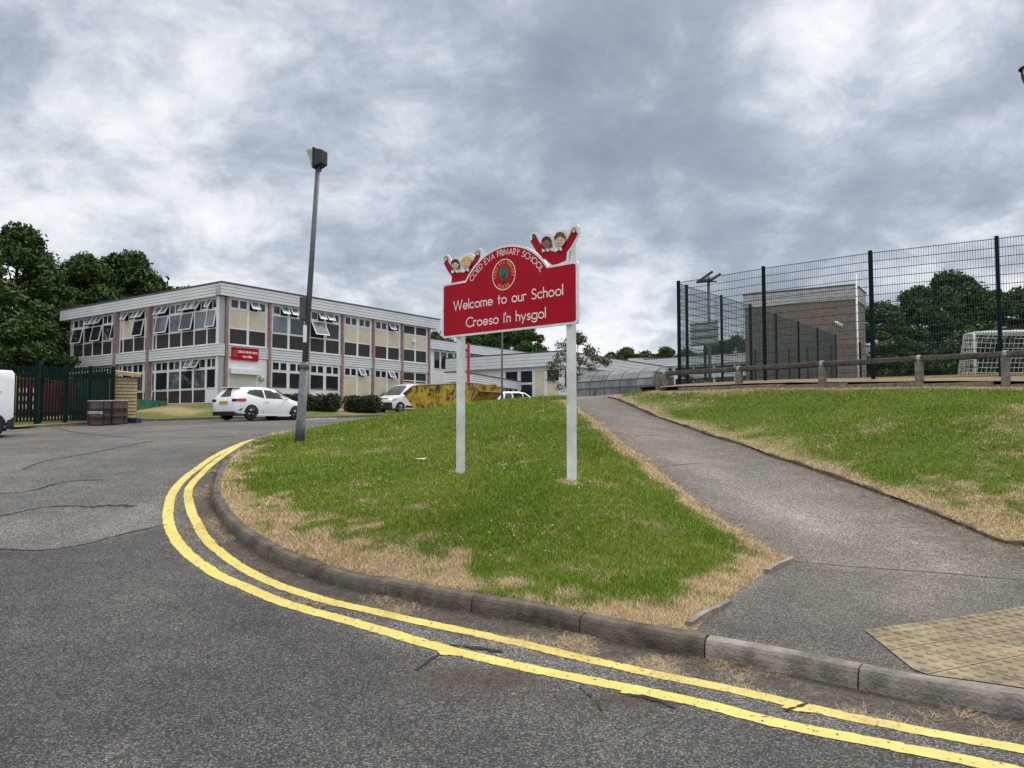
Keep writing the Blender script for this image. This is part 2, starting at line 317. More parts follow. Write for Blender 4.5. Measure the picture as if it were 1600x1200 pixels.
def sheet(name, poly, H, mats, res, attrs=None, far=None, seg=None):
    poly = np.asarray(poly, float)
    mn, mx_ = poly.min(0), poly.max(0)
    seg = seg or res*1.2; B = []
    for i in range(len(poly)):
        a, b = poly[i], poly[(i+1) % len(poly)]; L = np.hypot(*(b-a))
        sg = seg if min(np.hypot(*a), np.hypot(*b)) < 35 else max(seg, 1.5)
        k = max(1, int(L/sg)); k = min(k, 400)
        for j in range(k): B.append(a+(b-a)*j/k)
    B = np.array(B); pts = []
    for r, lo, hi in ([(res, 0, far or 1e9)]+([(res*4, far, far*2.6), (res*14, far*2.6, 1e9)] if far else [])):
        gx, gy = np.meshgrid(np.arange(mn[0], mx_[0], r), np.arange(mn[1], mx_[1], r)); g = np.c_[gx.ravel(), gy.ravel()]+np.random.rand(gx.size, 2)*r*.3
        dd = np.hypot(g[:,0], g[:,1]); g = g[(dd >= lo) & (dd < hi)]; g = g[inside(g, poly)]
        if len(g): g = g[distline(g, np.r_[B, B[:1]]) > min(r*.35, .3)]
        pts.append(g)
    g = np.concatenate(pts); allp = np.r_[B, g]
    vs, es, fs, *_ = delaunay_2d_cdt([Vector(p) for p in allp.tolist()], [], [list(range(len(B)))], 1, 1e-5)
    v = np.array([tuple(q) for q in vs]); z = H(v[:,0], v[:,1])
    me = bpy.data.meshes.new(name); me.from_pydata(np.c_[v, z].tolist(), [], [tuple(f) for f in fs])
    for m in (mats if isinstance(mats, (list, tuple)) else [mats]): me.materials.append(m)
    me.polygons.foreach_set('use_smooth', [True]*len(me.polygons))
    for an, fn in (attrs or {}).items():
        a = me.attributes.new(an, 'FLOAT', 'POINT'); a.data.foreach_set('value', np.clip(fn(v[:,0], v[:,1]), 0, 1).astype(np.float32))
    me.update()
    if me.polygons and me.polygons[0].normal.z < 0: me.flip_normals()
    o = bpy.data.objects.new(name, me); S.collection.objects.link(o); return o
# boundary lines
PL = smooth_line([hit(p[0], p[1], U) for p in ((1235,872),(1195,856),(1160,832),(1100,793),(1050,752),(1000,711),(960,680),(930,655),(905,638),(885,627))], .1)
PLx = [tuple(p) for p in PL]+[(1.75,23.),(2.2,27),(4.2,33)]
PR = smooth_line([(16.,5.6),(11.,6.5),(7.,7.3)]+[tuple(hit(p[0], p[1], U)) for p in ((1600,862),(1520,830),(1440,795),(1350,762),(1270,735),(1200,712),(1150,693),(1100,677),(1050,660),(1010,645),(975,630),(950,621))], .12)
PRx = [tuple(p) for p in PR]+[(3.9,23.5),(4.6,27),(7,33)]
ic = int(np.argmin(np.hypot(*(kk-hit(1075,990,lambda x,y: Rd(x,y)+.12)).T)))
KI = offset(KERB, .125)
iend = int(np.argmin(np.hypot(*(KI-np.array((-2.0,28.))).T)))
E1 = hit(1070,978,U); E2 = hit(1132,941,U); E3 = hit(1193,895,U); E4 = hit(1232,873,U)
mound_poly = [tuple(p) for p in KI[ic:iend]]+[tuple(p) for p in PLx[::-1] if p[1] < 28.5][0:]
mound_poly = mound_poly+[tuple(E3), tuple(E2)]
path_poly = [tuple(p) for p in KI[:ic+1]]+[tuple(E2), tuple(E3)]+PLx+PRx[::-1]
def edge_back(x, y): return 0
SL = [np.array(p) for p in (P(1030,611,21.0)[:2], P(1060,611,20.6)[:2], P(1300,607,18.0)[:2], P(1600,606,15.4)[:2], (14.5,12.2),(20,8.5))]
SL = np.array([tuple(p) for p in SL])
lawn_poly = [tuple(p) for p in PR]+[(4.3,21.9)]+[tuple(p) for p in SL]+[(16.2,7)]
plateau_poly = [(4.3,21.9)]+[tuple(p) for p in SL]+[(60,8),(90,60),(60,100),(12,80),(7,33),(4.6,27),(3.9,23.5)]
print('FK',FK, 'E',E1,E4)
# ================================================================ ground, road, grass
def sstep(a, b, x): t = np.clip((x-a)/(b-a), 0, 1); return t*t*(3-2*t)
PLn = np.array([tuple(p) for p in PL]); PRn = np.array([tuple(p) for p in PR])
def xy(x, y): return np.c_[np.ravel(x), np.ravel(y)]
def dry_mound(x, y):
    dk = distline(xy(x, y), KERB); dp = distline(xy(x, y), PLn); f = fbm(x*1.3, y*1.3, 3); g = fbm(x*4, y*4, 9)
    wk = .56+(f-.5)*1.25+(g-.5)*1.2-.25*sstep(-2, -5, x)
    d = 1-sstep(-.30, .42, dk-wk)
    d = np.maximum(d, 1-sstep(.02, .26, dp-.10-(g-.45)*.4))
    post = np.minimum(np.hypot(x-.67, (y-9.3)*1.2), np.hypot(x+.76, (y-10.9)*1.2)+.06)
    d = np.maximum(d, 1-sstep(.08, .24, post-(g-.5)*.2))
    n = fbm(x*.9+5, y*1.6, 21, 3); d = np.maximum(d, sstep(.60, .85, n)*.45)
    e = distline(xy(x, y), np.array([tuple(E1), tuple(E2), tuple(E3), tuple(E4)])); d = np.maximum(d, 1-sstep(.05, .4, e-.1-(g-.5)*.5))
    return d
def dry_lawn(x, y):
    dp = distline(xy(x, y), PRn); ds = distline(xy(x, y), SL); f = fbm(x*.7, y*.7, 13); g = fbm(x*3.5, y*3.5, 19)
    d = 1-sstep(-.1, .3, dp-.12-(f-.5)*.9-.45*sstep(10, 7.5, y)-(g-.5)*.3)
    d = np.maximum(d, 1-sstep(0, .3, ds-.35-(g-.5)*.4))
    return np.maximum(d, sstep(.50, .74, f*.55+g*.45+.16*sstep(12.5, 7.5, y))*.8)
def dry_school(x, y):
    f = fbm(x*.5, y*.5, 31); return sstep(.45, .7, f)*.7+.15
def grass_ground(name, gcol=((.040,.085,.008), (.10,.15,.018)), scol=((.22,.16,.095), (.50,.385,.24))):
    m, t, b = nodes_of(name); L = t.links
    tc = t.nodes.new('ShaderNodeTexCoord')
    def nz(s, d=5):
        n = t.nodes.new('ShaderNodeTexNoise'); n.inputs['Scale'].default_value = s; n.inputs['Detail'].default_value = d; n.inputs['Roughness'].default_value = .7; L.new(tc.outputs['Object'], n.inputs['Vector']); return n.outputs['Fac']
    def rp(f, a, c, p0=.35, p1=.65):
        r = t.nodes.new('ShaderNodeValToRGB'); L.new(f, r.inputs[0]); e = r.color_ramp.elements
        e[0].position = p0; e[0].color = tuple(a)+(1,); e[1].position = p1; e[1].color = tuple(c)+(1,); return r.outputs[0]
    g = rp(nz(14), *gcol); s_ = rp(nz(22), *scol)
    at = t.nodes.new('ShaderNodeAttribute'); at.attribute_name = 'dry'
    n = nz(9, 4); a1 = t.nodes.new('ShaderNodeMath'); a1.operation = 'SUBTRACT'; L.new(n, a1.inputs[0]); a1.inputs[1].default_value = .5
    a2 = t.nodes.new('ShaderNodeMath'); a2.operation = 'MULTIPLY_ADD'; L.new(a1.outputs[0], a2.inputs[0]); a2.inputs[1].default_value = 1.3; L.new(at.outputs['Fac'], a2.inputs[2]); a2.use_clamp = True
    mixn = t.nodes.new('ShaderNodeMix'); mixn.data_type = 'RGBA'; L.new(a2.outputs[0], mixn.inputs['Factor']); L.new(g, mixn.inputs[6]); L.new(s_, mixn.inputs[7])
    L.new(mixn.outputs[2], b.inputs['Base Color']); b.inputs['Roughness'].default_value = .95; b.inputs['Specular IOR Level'].default_value = .1
    bp = t.nodes.new('ShaderNodeBump'); bp.inputs['Strength'].default_value = .9; bp.inputs['Distance'].default_value = .03; L.new(nz(45, 3), bp.inputs['Height']); L.new(bp.outputs[0], b.inputs['Normal'])
    return m
def asphalt(name, c0, c1, dirtc=(.10,.070,.045), seams=True, speck=.55):
    m, t, b = nodes_of(name); L = t.links; tc = t.nodes.new('ShaderNodeTexCoord')
    def nz(s, d=4, r=.6):
        n = t.nodes.new('ShaderNodeTexNoise'); n.inputs['Scale'].default_value = s; n.inputs['Detail'].default_value = d; n.inputs['Roughness'].default_value = r; L.new(tc.outputs['Object'], n.inputs['Vector']); return n.outputs['Fac']
    def ma(op, a, b_=None, c=None, cl=False):
        n = t.nodes.new('ShaderNodeMath'); n.operation = op; n.use_clamp = cl
        for i, v in enumerate((a, b_, c)):
            if v is None: continue
            if isinstance(v, (int, float)): n.inputs[i].default_value = v
            else: L.new(v, n.inputs[i])
        return n.outputs[0]
    def mixc(f, a, c):
        n = t.nodes.new('ShaderNodeMix'); n.data_type = 'RGBA'
        for k, v in ((0, f), (6, a), (7, c)):
            if isinstance(v, (int, float)): n.inputs[k].default_value = v
            elif isinstance(v, tuple): n.inputs[k].default_value = v+(1,)
            else: L.new(v, n.inputs[k])
        return n.outputs[2]
    big = nz(.35, 6, .6)
    r = t.nodes.new('ShaderNodeValToRGB'); L.new(big, r.inputs[0]); r.color_ramp.elements[0].position = .35; r.color_ramp.elements[1].position = .65
    r.color_ramp.elements[0].color = c0+(1,); r.color_ramp.elements[1].color = c1+(1,); col = r.outputs[0]
    med = ma('MULTIPLY_ADD', nz(2.2, 5), .9, .55); col2 = t.nodes.new('ShaderNodeVectorMath'); col2.operation = 'SCALE'; L.new(col, col2.inputs[0]); L.new(med, col2.inputs['Scale']); col = col2.outputs[0]
    # aggregate: each stone a cell of its own grey
    vo = t.nodes.new('ShaderNodeTexVoronoi'); vo.inputs['Scale'].default_value = 120; L.new(tc.outputs['Object'], vo.inputs['Vector'])
    sp = t.nodes.new('ShaderNodeSeparateColor'); L.new(vo.outputs['Color'], sp.inputs[0])
    k = ma('POWER', sp.outputs[0], 3.0); k = ma('MULTIPLY_ADD', k, speck*6.5, 1-speck*.95)
    col3 = t.nodes.new('ShaderNodeVectorMath'); col3.operation = 'SCALE'; L.new(col, col3.inputs[0]); L.new(k, col3.inputs['Scale']); col = col3.outputs[0]
    if seams:
        dn = t.nodes.new('ShaderNodeTexNoise'); dn.inputs['Scale'].default_value = .9; dn.inputs['Detail'].default_value = 5; L.new(tc.outputs['Object'], dn.inputs['Vector'])
        va = t.nodes.new('ShaderNodeVectorMath'); va.operation = 'MULTIPLY_ADD'; L.new(dn.outputs['Color'], va.inputs[0]); va.inputs[1].default_value = (.8,.8,.8); L.new(tc.outputs['Object'], va.inputs[2])
        v2 = t.nodes.new('ShaderNodeTexVoronoi'); v2.feature = 'DISTANCE_TO_EDGE'; v2.inputs['Scale'].default_value = .21; L.new(va.outputs[0], v2.inputs['Vector'])
        crack = ma('LESS_THAN', v2.outputs['Distance'], ma('MULTIPLY', nz(1.4, 3), .0042)); crack = ma('MULTIPLY', crack, ma('GREATER_THAN', nz(.5, 2), .47)); crack = ma('MULTIPLY', crack, .35)
        v3 = t.nodes.new('ShaderNodeTexVoronoi'); v3.inputs['Scale'].default_value = .21; L.new(va.outputs[0], v3.inputs['Vector'])
        s3 = t.nodes.new('ShaderNodeSeparateColor'); L.new(v3.outputs['Color'], s3.inputs[0]); pf = ma('MULTIPLY_ADD', s3.outputs[1], .22, .89)
        c4 = t.nodes.new('ShaderNodeVectorMath'); c4.operation = 'SCALE'; L.new(col, c4.inputs[0]); L.new(pf, c4.inputs['Scale']); col = mixc(crack, c4.outputs[0], (.02,.02,.021))
    fr = t.nodes.new('ShaderNodeAttribute'); fr.attribute_name = 'fresh'; ff = ma('SUBTRACT', 1.15, ma('MULTIPLY', fr.outputs['Fac'], .72))
    c5 = t.nodes.new('ShaderNodeVectorMath'); c5.operation = 'SCALE'; L.new(col, c5.inputs[0]); L.new(ff, c5.inputs['Scale']); col = c5.outputs[0]
    at = t.nodes.new('ShaderNodeAttribute'); at.attribute_name = 'dirt'
    dd = ma('MULTIPLY_ADD', ma('SUBTRACT', nz(7, 6, .7), .5), 2.6, at.outputs['Fac'], True); dd = ma('MULTIPLY', dd, ma('GREATER_THAN', at.outputs['Fac'], .02))
    dcol = t.nodes.new('ShaderNodeValToRGB'); L.new(nz(30, 4, .7), dcol.inputs[0]); e = dcol.color_ramp.elements; e[0].position = .38; e[1].position = .66
    e[0].color = (.022,.019,.016,1); e[1].color = dirtc+(1,)
    col = mixc(ma('MULTIPLY', dd, .85), col, dcol.outputs[0])
    L.new(col, b.inputs['Base Color']); b.inputs['Roughness'].default_value = .82; b.inputs['Specular IOR Level'].default_value = .35
    h = ma('ADD', ma('MULTIPLY', sp.outputs[1], .6), ma('MULTIPLY', dd, ma('MULTIPLY', nz(18, 5, .7), 2.2)))
    bp = t.nodes.new('ShaderNodeBump'); bp.inputs['Strength'].default_value = .75; bp.inputs['Distance'].default_value = .008; L.new(h, bp.inputs['Height']); L.new(bp.outputs[0], b.inputs['Normal'])
    return m
m_road = asphalt('road_asphalt', (.066,.064,.062), (.122,.119,.113)); m_path = asphalt('path_asphalt', (.105,.096,.090), (.175,.158,.142), (.16,.12,.08), seams=False, speck=.45)
m_gm = grass_ground('grass_soil'); m_far = grass_ground('far_ground', ((.035,.06,.012), (.08,.11,.03)))
pot = hit(760, 1060, Rd); pot2 = hit(1000, 1090, Rd); pot3 = hit(165, 792, Rd); pot4 = hit(40, 735, Rd)
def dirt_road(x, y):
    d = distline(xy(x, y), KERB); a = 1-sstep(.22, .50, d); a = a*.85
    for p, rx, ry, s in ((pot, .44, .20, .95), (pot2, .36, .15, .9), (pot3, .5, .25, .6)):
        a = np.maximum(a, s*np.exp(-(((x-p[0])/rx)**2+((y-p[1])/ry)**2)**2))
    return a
def dirt_path(x, y):
    d1 = distline(xy(x, y), PLn); d2 = distline(xy(x, y), PRn)
    return np.maximum(.5*(1-sstep(.02, .22, d1)), .62*(1-sstep(.05, .42+.4*sstep(12, 8, y), d2)))
def pxpoly(pts, H): return np.array([hit(p[0], p[1], H) if p[1] < 1300 else (P(p[0], 1300, 2.5)[0], 1.0) for p in pts])
fr1 = pxpoly([(-200,850),(0,858),(60,862),(130,852),(200,834),(268,818),(280,850),(330,900),(460,960),(700,1035),(1000,1095),(1560,1210),(1500,1290),(-200,1290)], Rd)
fr1 = np.r_[fr1, [(6.,-8.),(-12.,-8.)][0:2]][[*range(12), 14, 15, 13]] if False else np.r_[fr1[:12], [(9.,2.6),(9.,-10.),(-12.,-10.)]]
fr2 = pxpoly([(-200,812),(0,808),(60,793),(120,788),(200,790),(262,796),(268,818),(200,834),(130,852),(60,862),(0,858),(-200,852)], Rd)
def softin(x, y, poly, w_=.10):
    p = xy(x, y); d = distline(p, np.r_[poly, poly[:1]]); s_ = np.where(inside(p, poly), d, -d); return sstep(-w_, w_, s_+(fbm(np.ravel(x)*3, np.ravel(y)*3, 8)-.5)*.25)
def fresh_road(x, y): v = .42+0*x; v = v*(1-softin(x, y, fr2))+.12*softin(x, y, fr2); a = softin(x, y, fr1); return v*(1-a)+a*.92
fp1 = np.array([tuple(hit(1238,877,U)), tuple(hit(1600,907,U)), (16.,5.0), (16.,0.), (4.,3.)]+[tuple(E1), tuple(E2)])
def fresh_path(x, y):
    a = softin(x, y, fp1, .05); c = np.exp(-((distline(xy(x, y), PLn)-1.15-.2*np.sin(y*.4))/.55)**2); return .62+.30*a-.42*c*(1-.3*a)*sstep(.3, .6, fbm(x*.8, y*.5, 61))
ct = (20., 1200.)
def base_h(x, y):
    x = np.asarray(x, float); y = np.asarray(y, float); r = np.hypot(x, y-20); k = sstep(60, 140, r)
    return np.minimum(U(x, y), Rd(x, y))*(1-k)+(3.5+.004*r)*k-.45*(1-k)
bp_ = [(1600*math.cos(a), 1600*math.sin(a)) for a in np.linspace(0, 2*math.pi, 48, endpoint=False)]
def ring_mesh():
    rs = [0, 6, 12, 18, 25, 32, 40, 50, 60, 75, 90, 110, 140, 200, 350, 700, 1500]; n = 72; v = []; f = []
    for r in rs:
        for j in range(n):
            a = 2*math.pi*j/n; v.append((r*math.cos(a), 20+r*math.sin(a)))
    v = np.array(v); z = base_h(v[:,0], v[:,1])
    for i in range(len(rs)-1):
        for j in range(n): f.append((i*n+j, (i+1)*n+j, (i+1)*n+(j+1) % n, i*n+(j+1) % n))
    me = bpy.data.meshes.new('ground'); me.from_pydata(np.c_[v, z].tolist(), [], f); me.materials.append(m_far); me.validate(); me.update()
    o = bpy.data.objects.new('ground', me); S.collection.objects.link(o); return o
tag(ring_mesh(), kind='structure')
FBl = [tuple(p) for p in FB]
road_poly = [tuple(p) for p in KERB]+[(12,50),(12,78),(-3,78)]+FBl[::-1]+[(-60,-12),(30,-12),(30,-1)]
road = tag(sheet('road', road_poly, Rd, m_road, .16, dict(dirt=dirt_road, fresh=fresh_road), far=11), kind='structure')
mound = tag(sheet('grass_verge', mound_poly, U, m_gm, .11, dict(dry=dry_mound), far=13), kind='structure')
path = tag(sheet('footpath', path_poly, U, m_path, .14, dict(dirt=dirt_path, fresh=fresh_path), far=12), kind='structure')
lawn = tag(sheet('lawn', lawn_poly, lambda x, y: U(x, y)+.035, m_gm, .14, dict(dry=dry_lawn), far=13), kind='structure')
plat = tag(sheet('court_ground', plateau_poly, lambda x, y: U(x, y)+.15, m_far, .8, dict(dry=lambda x, y: 1-.75*sstep(.6, 1.6, distline(xy(x, y), SL)))), kind='structure')
sch = tag(sheet('school_lawn', FBl+[(-3.6,80),(-60,80)], U, m_gm, .5, dict(dry=dry_school), far=60), kind='structure')
# ---- kerbs
def kerb(name, line, H, mats, pick, stone=.915, wd=.125, up=.12, dip=.06):
    d = np.r_[0, np.cumsum(np.hypot(*(line[1:]-line[:-1]).T))]; b = MB(); s0 = 0; k = 0
    prof = [(0,-dip), (.004,up*.45), (.016,up*.8), (.032,up*.97), (.055,up+.003), (wd,up+.006), (wd,-dip)]
    while s0 < d[-1]-.3:
        L = stone*(.93+.14*random.random()); s1 = min(s0+L, d[-1]); n = 7
        t = np.linspace(s0+.005, s1-.006, n); c = np.c_[np.interp(t, d, line[:,0]), np.interp(t, d, line[:,1])]
        tt = np.gradient(c, axis=0); tt /= np.hypot(tt[:,0], tt[:,1])[:,None]; nr = np.c_[tt[:,1], -tt[:,0]]
        jo = random.uniform(-.006, .006); jz = random.uniform(-.006, .006); vs = []
        for i in range(n):
            for o, h in prof:
                q = c[i]+nr[i]*(o+jo); vs.append((q[0], q[1], float(H(c[i][0], c[i][1]))+h+jz))
        m = len(prof); fs = [(i*m+j, i*m+j+1, (i+1)*m+j+1, (i+1)*m+j) for i in range(n-1) for j in range(m-1)]
        fs += [tuple(range(m))[::-1], tuple(range((n-1)*m, n*m))]
        b.add(vs, fs, pick(c[n//2], k)); s0 = s1; k += 1
    return tag(b.build(name, mats), kind='structure')
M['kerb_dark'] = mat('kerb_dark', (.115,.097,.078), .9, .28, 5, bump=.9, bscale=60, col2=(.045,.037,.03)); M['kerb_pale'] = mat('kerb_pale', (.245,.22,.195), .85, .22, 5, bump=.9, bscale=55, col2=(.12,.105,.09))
xc = float(KI[ic][0]); near = KERB[KERB[:,1] < 18.6]
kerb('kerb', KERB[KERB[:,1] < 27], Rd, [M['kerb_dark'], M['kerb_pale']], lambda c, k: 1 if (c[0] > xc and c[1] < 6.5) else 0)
fk = smooth_line(FB[1:], .5, 1); kerb('far_kerb', fk, Rd, [M['concrete']], lambda c, k: 0, stone=1.8, wd=-.125, up=.11)
def edging(name, line, H, m, wd=.05, up=.06, sink=.045):
    b = MB(); line = np.array(line); n = len(line); tt = np.gradient(line, axis=0); tt /= np.hypot(tt[:,0], tt[:,1])[:,None]; nr = np.c_[tt[:,1], -tt[:,0]]
    vs = []
    for i in range(n):
        z = float(H(*line[i])); wz = .012*math.sin(i*1.7)-sink*max(0, math.sin(i*.23+1)*math.sin(i*.61))
        for o, h in ((0,-.06), (0,up*.9+wz), (wd*.3,up+wz), (wd,up+wz), (wd,-.06)): q = line[i]+nr[i]*(o+.01*math.sin(i*.9)); vs.append((q[0], q[1], z+h))
    fs = [(i*5+j, i*5+j+1, (i+1)*5+j+1, (i+1)*5+j) for i in range(n-1) for j in range(4)]+[(0,1,2,3,4), tuple(range((n-1)*5, n*5))]
    b.add(vs, fs); return tag(b.build(name, m), kind='structure')
M['edging'] = mat('soil_edge', (.13,.10,.07), .95, .3, 9, bump=.9, bscale=40, col2=(.05,.035,.022))
edging('path_edging', PR[::2], U, M['edging'], .05, .05)
for a, c in ((E1, E2), (E3, E4)):
    edging('edging_stone', [a+(c-a)*t for t in (0, .33, .66, 1)], U, M['kerb_pale'], .055, .035, 0)
# ---- painted markings
def paint_mat():
    m, t, b = nodes_of('yellow_line_paint'); L = t.links; tc = t.nodes.new('ShaderNodeTexCoord')
    def nz(s, d=4):
        n = t.nodes.new('ShaderNodeTexNoise'); n.inputs['Scale'].default_value = s; n.inputs['Detail'].default_value = d; n.inputs['Roughness'].default_value = .6; L.new(tc.outputs['Object'], n.inputs['Vector']); return n.outputs['Fac']
    r = t.nodes.new('ShaderNodeValToRGB'); L.new(nz(3), r.inputs[0]); e = r.color_ramp.elements; e[0].position = .35; e[0].color = (.53,.43,.11,1); e[1].position = .65; e[1].color = (.66,.54,.135,1)
    r2 = t.nodes.new('ShaderNodeValToRGB'); L.new(nz(34, 2), r2.inputs[0]); e = r2.color_ramp.elements; e[0].position = .645; e[0].color = (0,0,0,1); e[1].position = .66; e[1].color = (1,1,1,1)
    mx = t.nodes.new('ShaderNodeMix'); mx.data_type = 'RGBA'; L.new(r2.outputs[0], mx.inputs[0]); L.new(r.outputs[0], mx.inputs[6]); mx.inputs[7].default_value = (.05,.045,.035,1)
    L.new(mx.outputs[2], b.inputs['Base Color']); b.inputs['Roughness'].default_value = .6
    bp = t.nodes.new('ShaderNodeBump'); bp.inputs['Strength'].default_value = .5; bp.inputs['Distance'].default_value = .004; L.new(nz(120, 2), bp.inputs['Height']); L.new(bp.outputs[0], b.inputs['Normal'])
    return m
m_yel = paint_mat(); m_crack = mat('crack_fill', (.018,.017,.016), .95, .4, 12)
def ribbon(name, line, wd, H, m, dz=.004, rag=.008, step=.018, seed=0):
    line = smooth_line(line, step, 2); t = np.gradient(line, axis=0); t /= np.hypot(t[:,0], t[:,1])[:,None]; nr = np.c_[t[:,1], -t[:,0]]; n = len(line)
    s_ = np.arange(n)*step; wob = (fbm(s_*1.7, s_*0+seed, 5)-.5)*.03
    e1 = wd/2+rag*2.4*(fbm(s_*24, s_*0+seed, 1)-.5)+wob; e2 = -wd/2+rag*2.4*(fbm(s_*24, s_*0+seed+9, 2)-.5)+wob
    vs = []
    for i in range(n):
        for e in (e1[i], (e1[i]+e2[i])/2, e2[i]): q = line[i]+nr[i]*e; vs.append((q[0], q[1], 0))
    v = np.array(vs); v[:,2] = H(v[:,0], v[:,1])+dz
    b = MB(); b.add(v.tolist(), [(i*3+j, i*3+j+1, (i+1)*3+j+1, (i+1)*3+j) for i in range(n-1) for j in (0, 1)], 0, True)
    return tag(b.build(name, m), kind='structure')
Yin = [(1760,1203),(1600,1171),(1431,1141),(1274,1109),(1150,1079),(1000,1049),(898,1025),(790,1000),(683,977),(590,957),(499,937),(415,908),(350,870),(315,835),(300,801),(292,781),(295,762),(310,744),(339,718),(375,697),(405,687)]
Yout = [(1700,1232),(1555,1197),(1337,1156),(1225,1134),(1112,1104),(1000,1079),(898,1060),(800,1038),(706,1018),(635,997),(568,977),(453,947),(377,916),(323,889),(288,860),(267,832),(261,802),(265,779),(278,757),(302,736),(339,710),(375,694),(400,686)]
yl = [hit(p[0], p[1], Rd) for p in Yin]; yo = [hit(p[0], p[1], Rd) for p in Yout]
endp = [p+np.array((-.35,.05)) for p in KERB[(KERB[:,1] > 18) & (KERB[:,1] < 22)][::6]]
ribbon('inner_yellow_line', yl, .115, Rd, m_yel, seed=3); ribbon('outer_yellow_line', yo, .125, Rd, m_yel, seed=17)
ribbon('far_yellow_line', [p+np.array((0,-.35)) for p in FK[2:5]], .12, Rd, mat('old_yellow_paint', (.42,.32,.10), .8, .2, 4), step=.3, rag=.01)
for a, c in (((512,654),(552,650.5)), ((546,652.5),(590,649.5)), ((470,655.5),(545,652))):
    ribbon('white_road_marking', [hit(a[0], a[1], Rd, hi=90), hit(c[0], c[1], Rd, hi=90)], .35, Rd, M['white_road'], step=.3, rag=.01)
ribbon('path_joint', [hit(1238,876,U), hit(1420,890,U), hit(1600,906,U), hit(1800,924,U)], .022, U, M['black'], dz=.004, rag=.006, seed=5)
for i, (pts_, w_) in enumerate((([(140,793),(175,789),(208,792)], .10), ([(36,734),(62,722),(120,712),(180,701),(240,689)], .05), ([(-60,812),(0,808),(60,793),(110,790),(140,792)], .03), ([(-80,856),(0,858),(60,862),(130,852),(200,833),(262,820)], .025),
        ([(650,1048),(660,1040),(672,1031),(690,1021)], .022), ([(704,1008),(735,1012),(786,1021)], .035), ([(986,1087),(1005,1090),(1030,1098),(1054,1108)], .035), ([(70,664),(150,683),(300,684),(420,680)], .05), ([(0,772),(50,768),(100,752),(160,750)], .03), ([(905,1075),(925,1090),(940,1112)], .012), ([(1225,1112),(1250,1103),(1262,1100)], .02))):
    ribbon('road_crack', [hit(p[0], p[1], Rd) for p in pts_], w_, Rd, m_crack, dz=.003+.0006*i, rag=w_*.5+.004, seed=30+i)
for i, (pts_, w_) in enumerate((([(930,668),(985,682),(1035,680)], .02), ([(1030,730),(1110,722),(1190,718)], .015))): ribbon('path_crack', [hit(p[0], p[1], U) for p in pts_], w_, U, m_crack, dz=.004, rag=.01, seed=60+i)
# spilt and re-laid paint where the old surface broke up
def blotch(name, px, py, rx, ry, seed):
    q = hit(px, py, Rd); b = MB(); n = 40; rs = np.random.RandomState(seed); ph = rs.rand(4)*6; vs = [(q[0], q[1], float(Rd(*q))+.0055)]
    for i in range(n): a = 2*math.pi*i/n; k = 1+.16*math.sin(3*a+ph[0])+.12*math.sin(5*a+ph[1])+.07*math.sin(11*a+ph[2]); x, y = q[0]+rx*k*math.cos(a)*.9+ry*.4*math.sin(a), q[1]+ry*k*math.sin(a)-rx*.35*math.cos(a); vs.append((x, y, float(Rd(x, y))+.0055))
    b.add(vs, [(0, i+1, (i+1) % n+1) for i in range(n)]); tag(b.build(name, m_yel), kind='structure')
blotch('yellow_paint_blotch', 704, 1020, .085, .06, 1); blotch('yellow_paint_blotch', 988, 1081, .07, .05, 2); blotch('yellow_paint_blotch', 1250, 1108, .085, .05, 3)
# ---- tactile paving
T0 = hit(1350,985,U); T1 = hit(1462,1076,U); T2 = hit(1600,948,U)
e2 = T2-T0; e2 /= np.hypot(*e2); e1 = np.array((e2[1], -e2[0])); kd = T1-T0
M['tactile'] = mat('buff_tactile', (.27,.215,.13), .85, .16, 3.5, bump=.35, bscale=90, col2=(.145,.12,.08))
b = MB(); nslab = 7
def onU(q, dz): return (q[0], q[1], float(U(q[0], q[1]))+dz)
klim = offset(KERB, .135)
sk = kd@e2; dk = kd@e1     # the slabs' left edge runs slantwise to the kerb
def t_in(q): # between slanted left edge and kerb
    r = q-T0; a = r@e2; c = r@e1
    return a > sk*(c/dk)+.0 and c > 0
slabpoly = []
for i in range(-1, 9):
    for j in range(0, 5):
        a0, a1, c0, c1 = i*.4+.004, (i+1)*.4-.004, j*.4+.004, (j+1)*.4-.004
        n = 8; cells = []
        for u_ in range(n):
            for v_ in range(n):
                A0 = a0+(a1-a0)*u_/n; A1 = a0+(a1-a0)*(u_+1)/n; C0 = c0+(c1-c0)*v_/n; C1 = c0+(c1-c0)*(v_+1)/n
                qs = []
                for A_, C_ in ((A0,C0),(A1,C0),(A1,C1),(A0,C1)):
                    A_ = max(A_, sk*C_/dk); q = T0+e2*A_+e1*C_; qs.append(q)
                if (qs[1]-qs[0])@e2 < .001 and (qs[2]-qs[3])@e2 < .001: continue
                mid = sum(qs)/4
                dl = klim-mid; jn = int(np.argmin((dl**2).sum(1))); t_ = klim[min(jn+1, len(klim)-1)]-klim[max(jn-1, 0)]; nr_ = np.array((t_[1], -t_[0])); nr_ /= np.hypot(*nr_)
                for k_ in range(4):
                    sdist = (qs[k_]-klim[jn])@nr_
                    if sdist < 0: qs[k_] = qs[k_]-nr_*sdist
                if (mid-klim[jn])@nr_ < -.03: continue
                b.add([onU(q, .007) for q in qs], [(0,1,2,3)])
        for u_ in range(4):
            for v_ in range(4):
                q = T0+e2*(i*.4+.05+u_*.1)+e1*(j*.4+.05+v_*.1)
                jn = int(np.argmin(((klim-q)**2).sum(1))); t_ = klim[min(jn+1, len(klim)-1)]-klim[max(jn-1, 0)]; nr_ = np.array((t_[1], -t_[0])); nr_ /= np.hypot(*nr_)
                if not t_in(q-e2*.02) or (q-klim[jn])@nr_ < .02: continue
                x_, y_, z_ = onU(q, .006); b.lathe([(.029,0),(.026,.007),(.017,.011),(0.001,.0115)], 12, c=(x_,y_,z_))
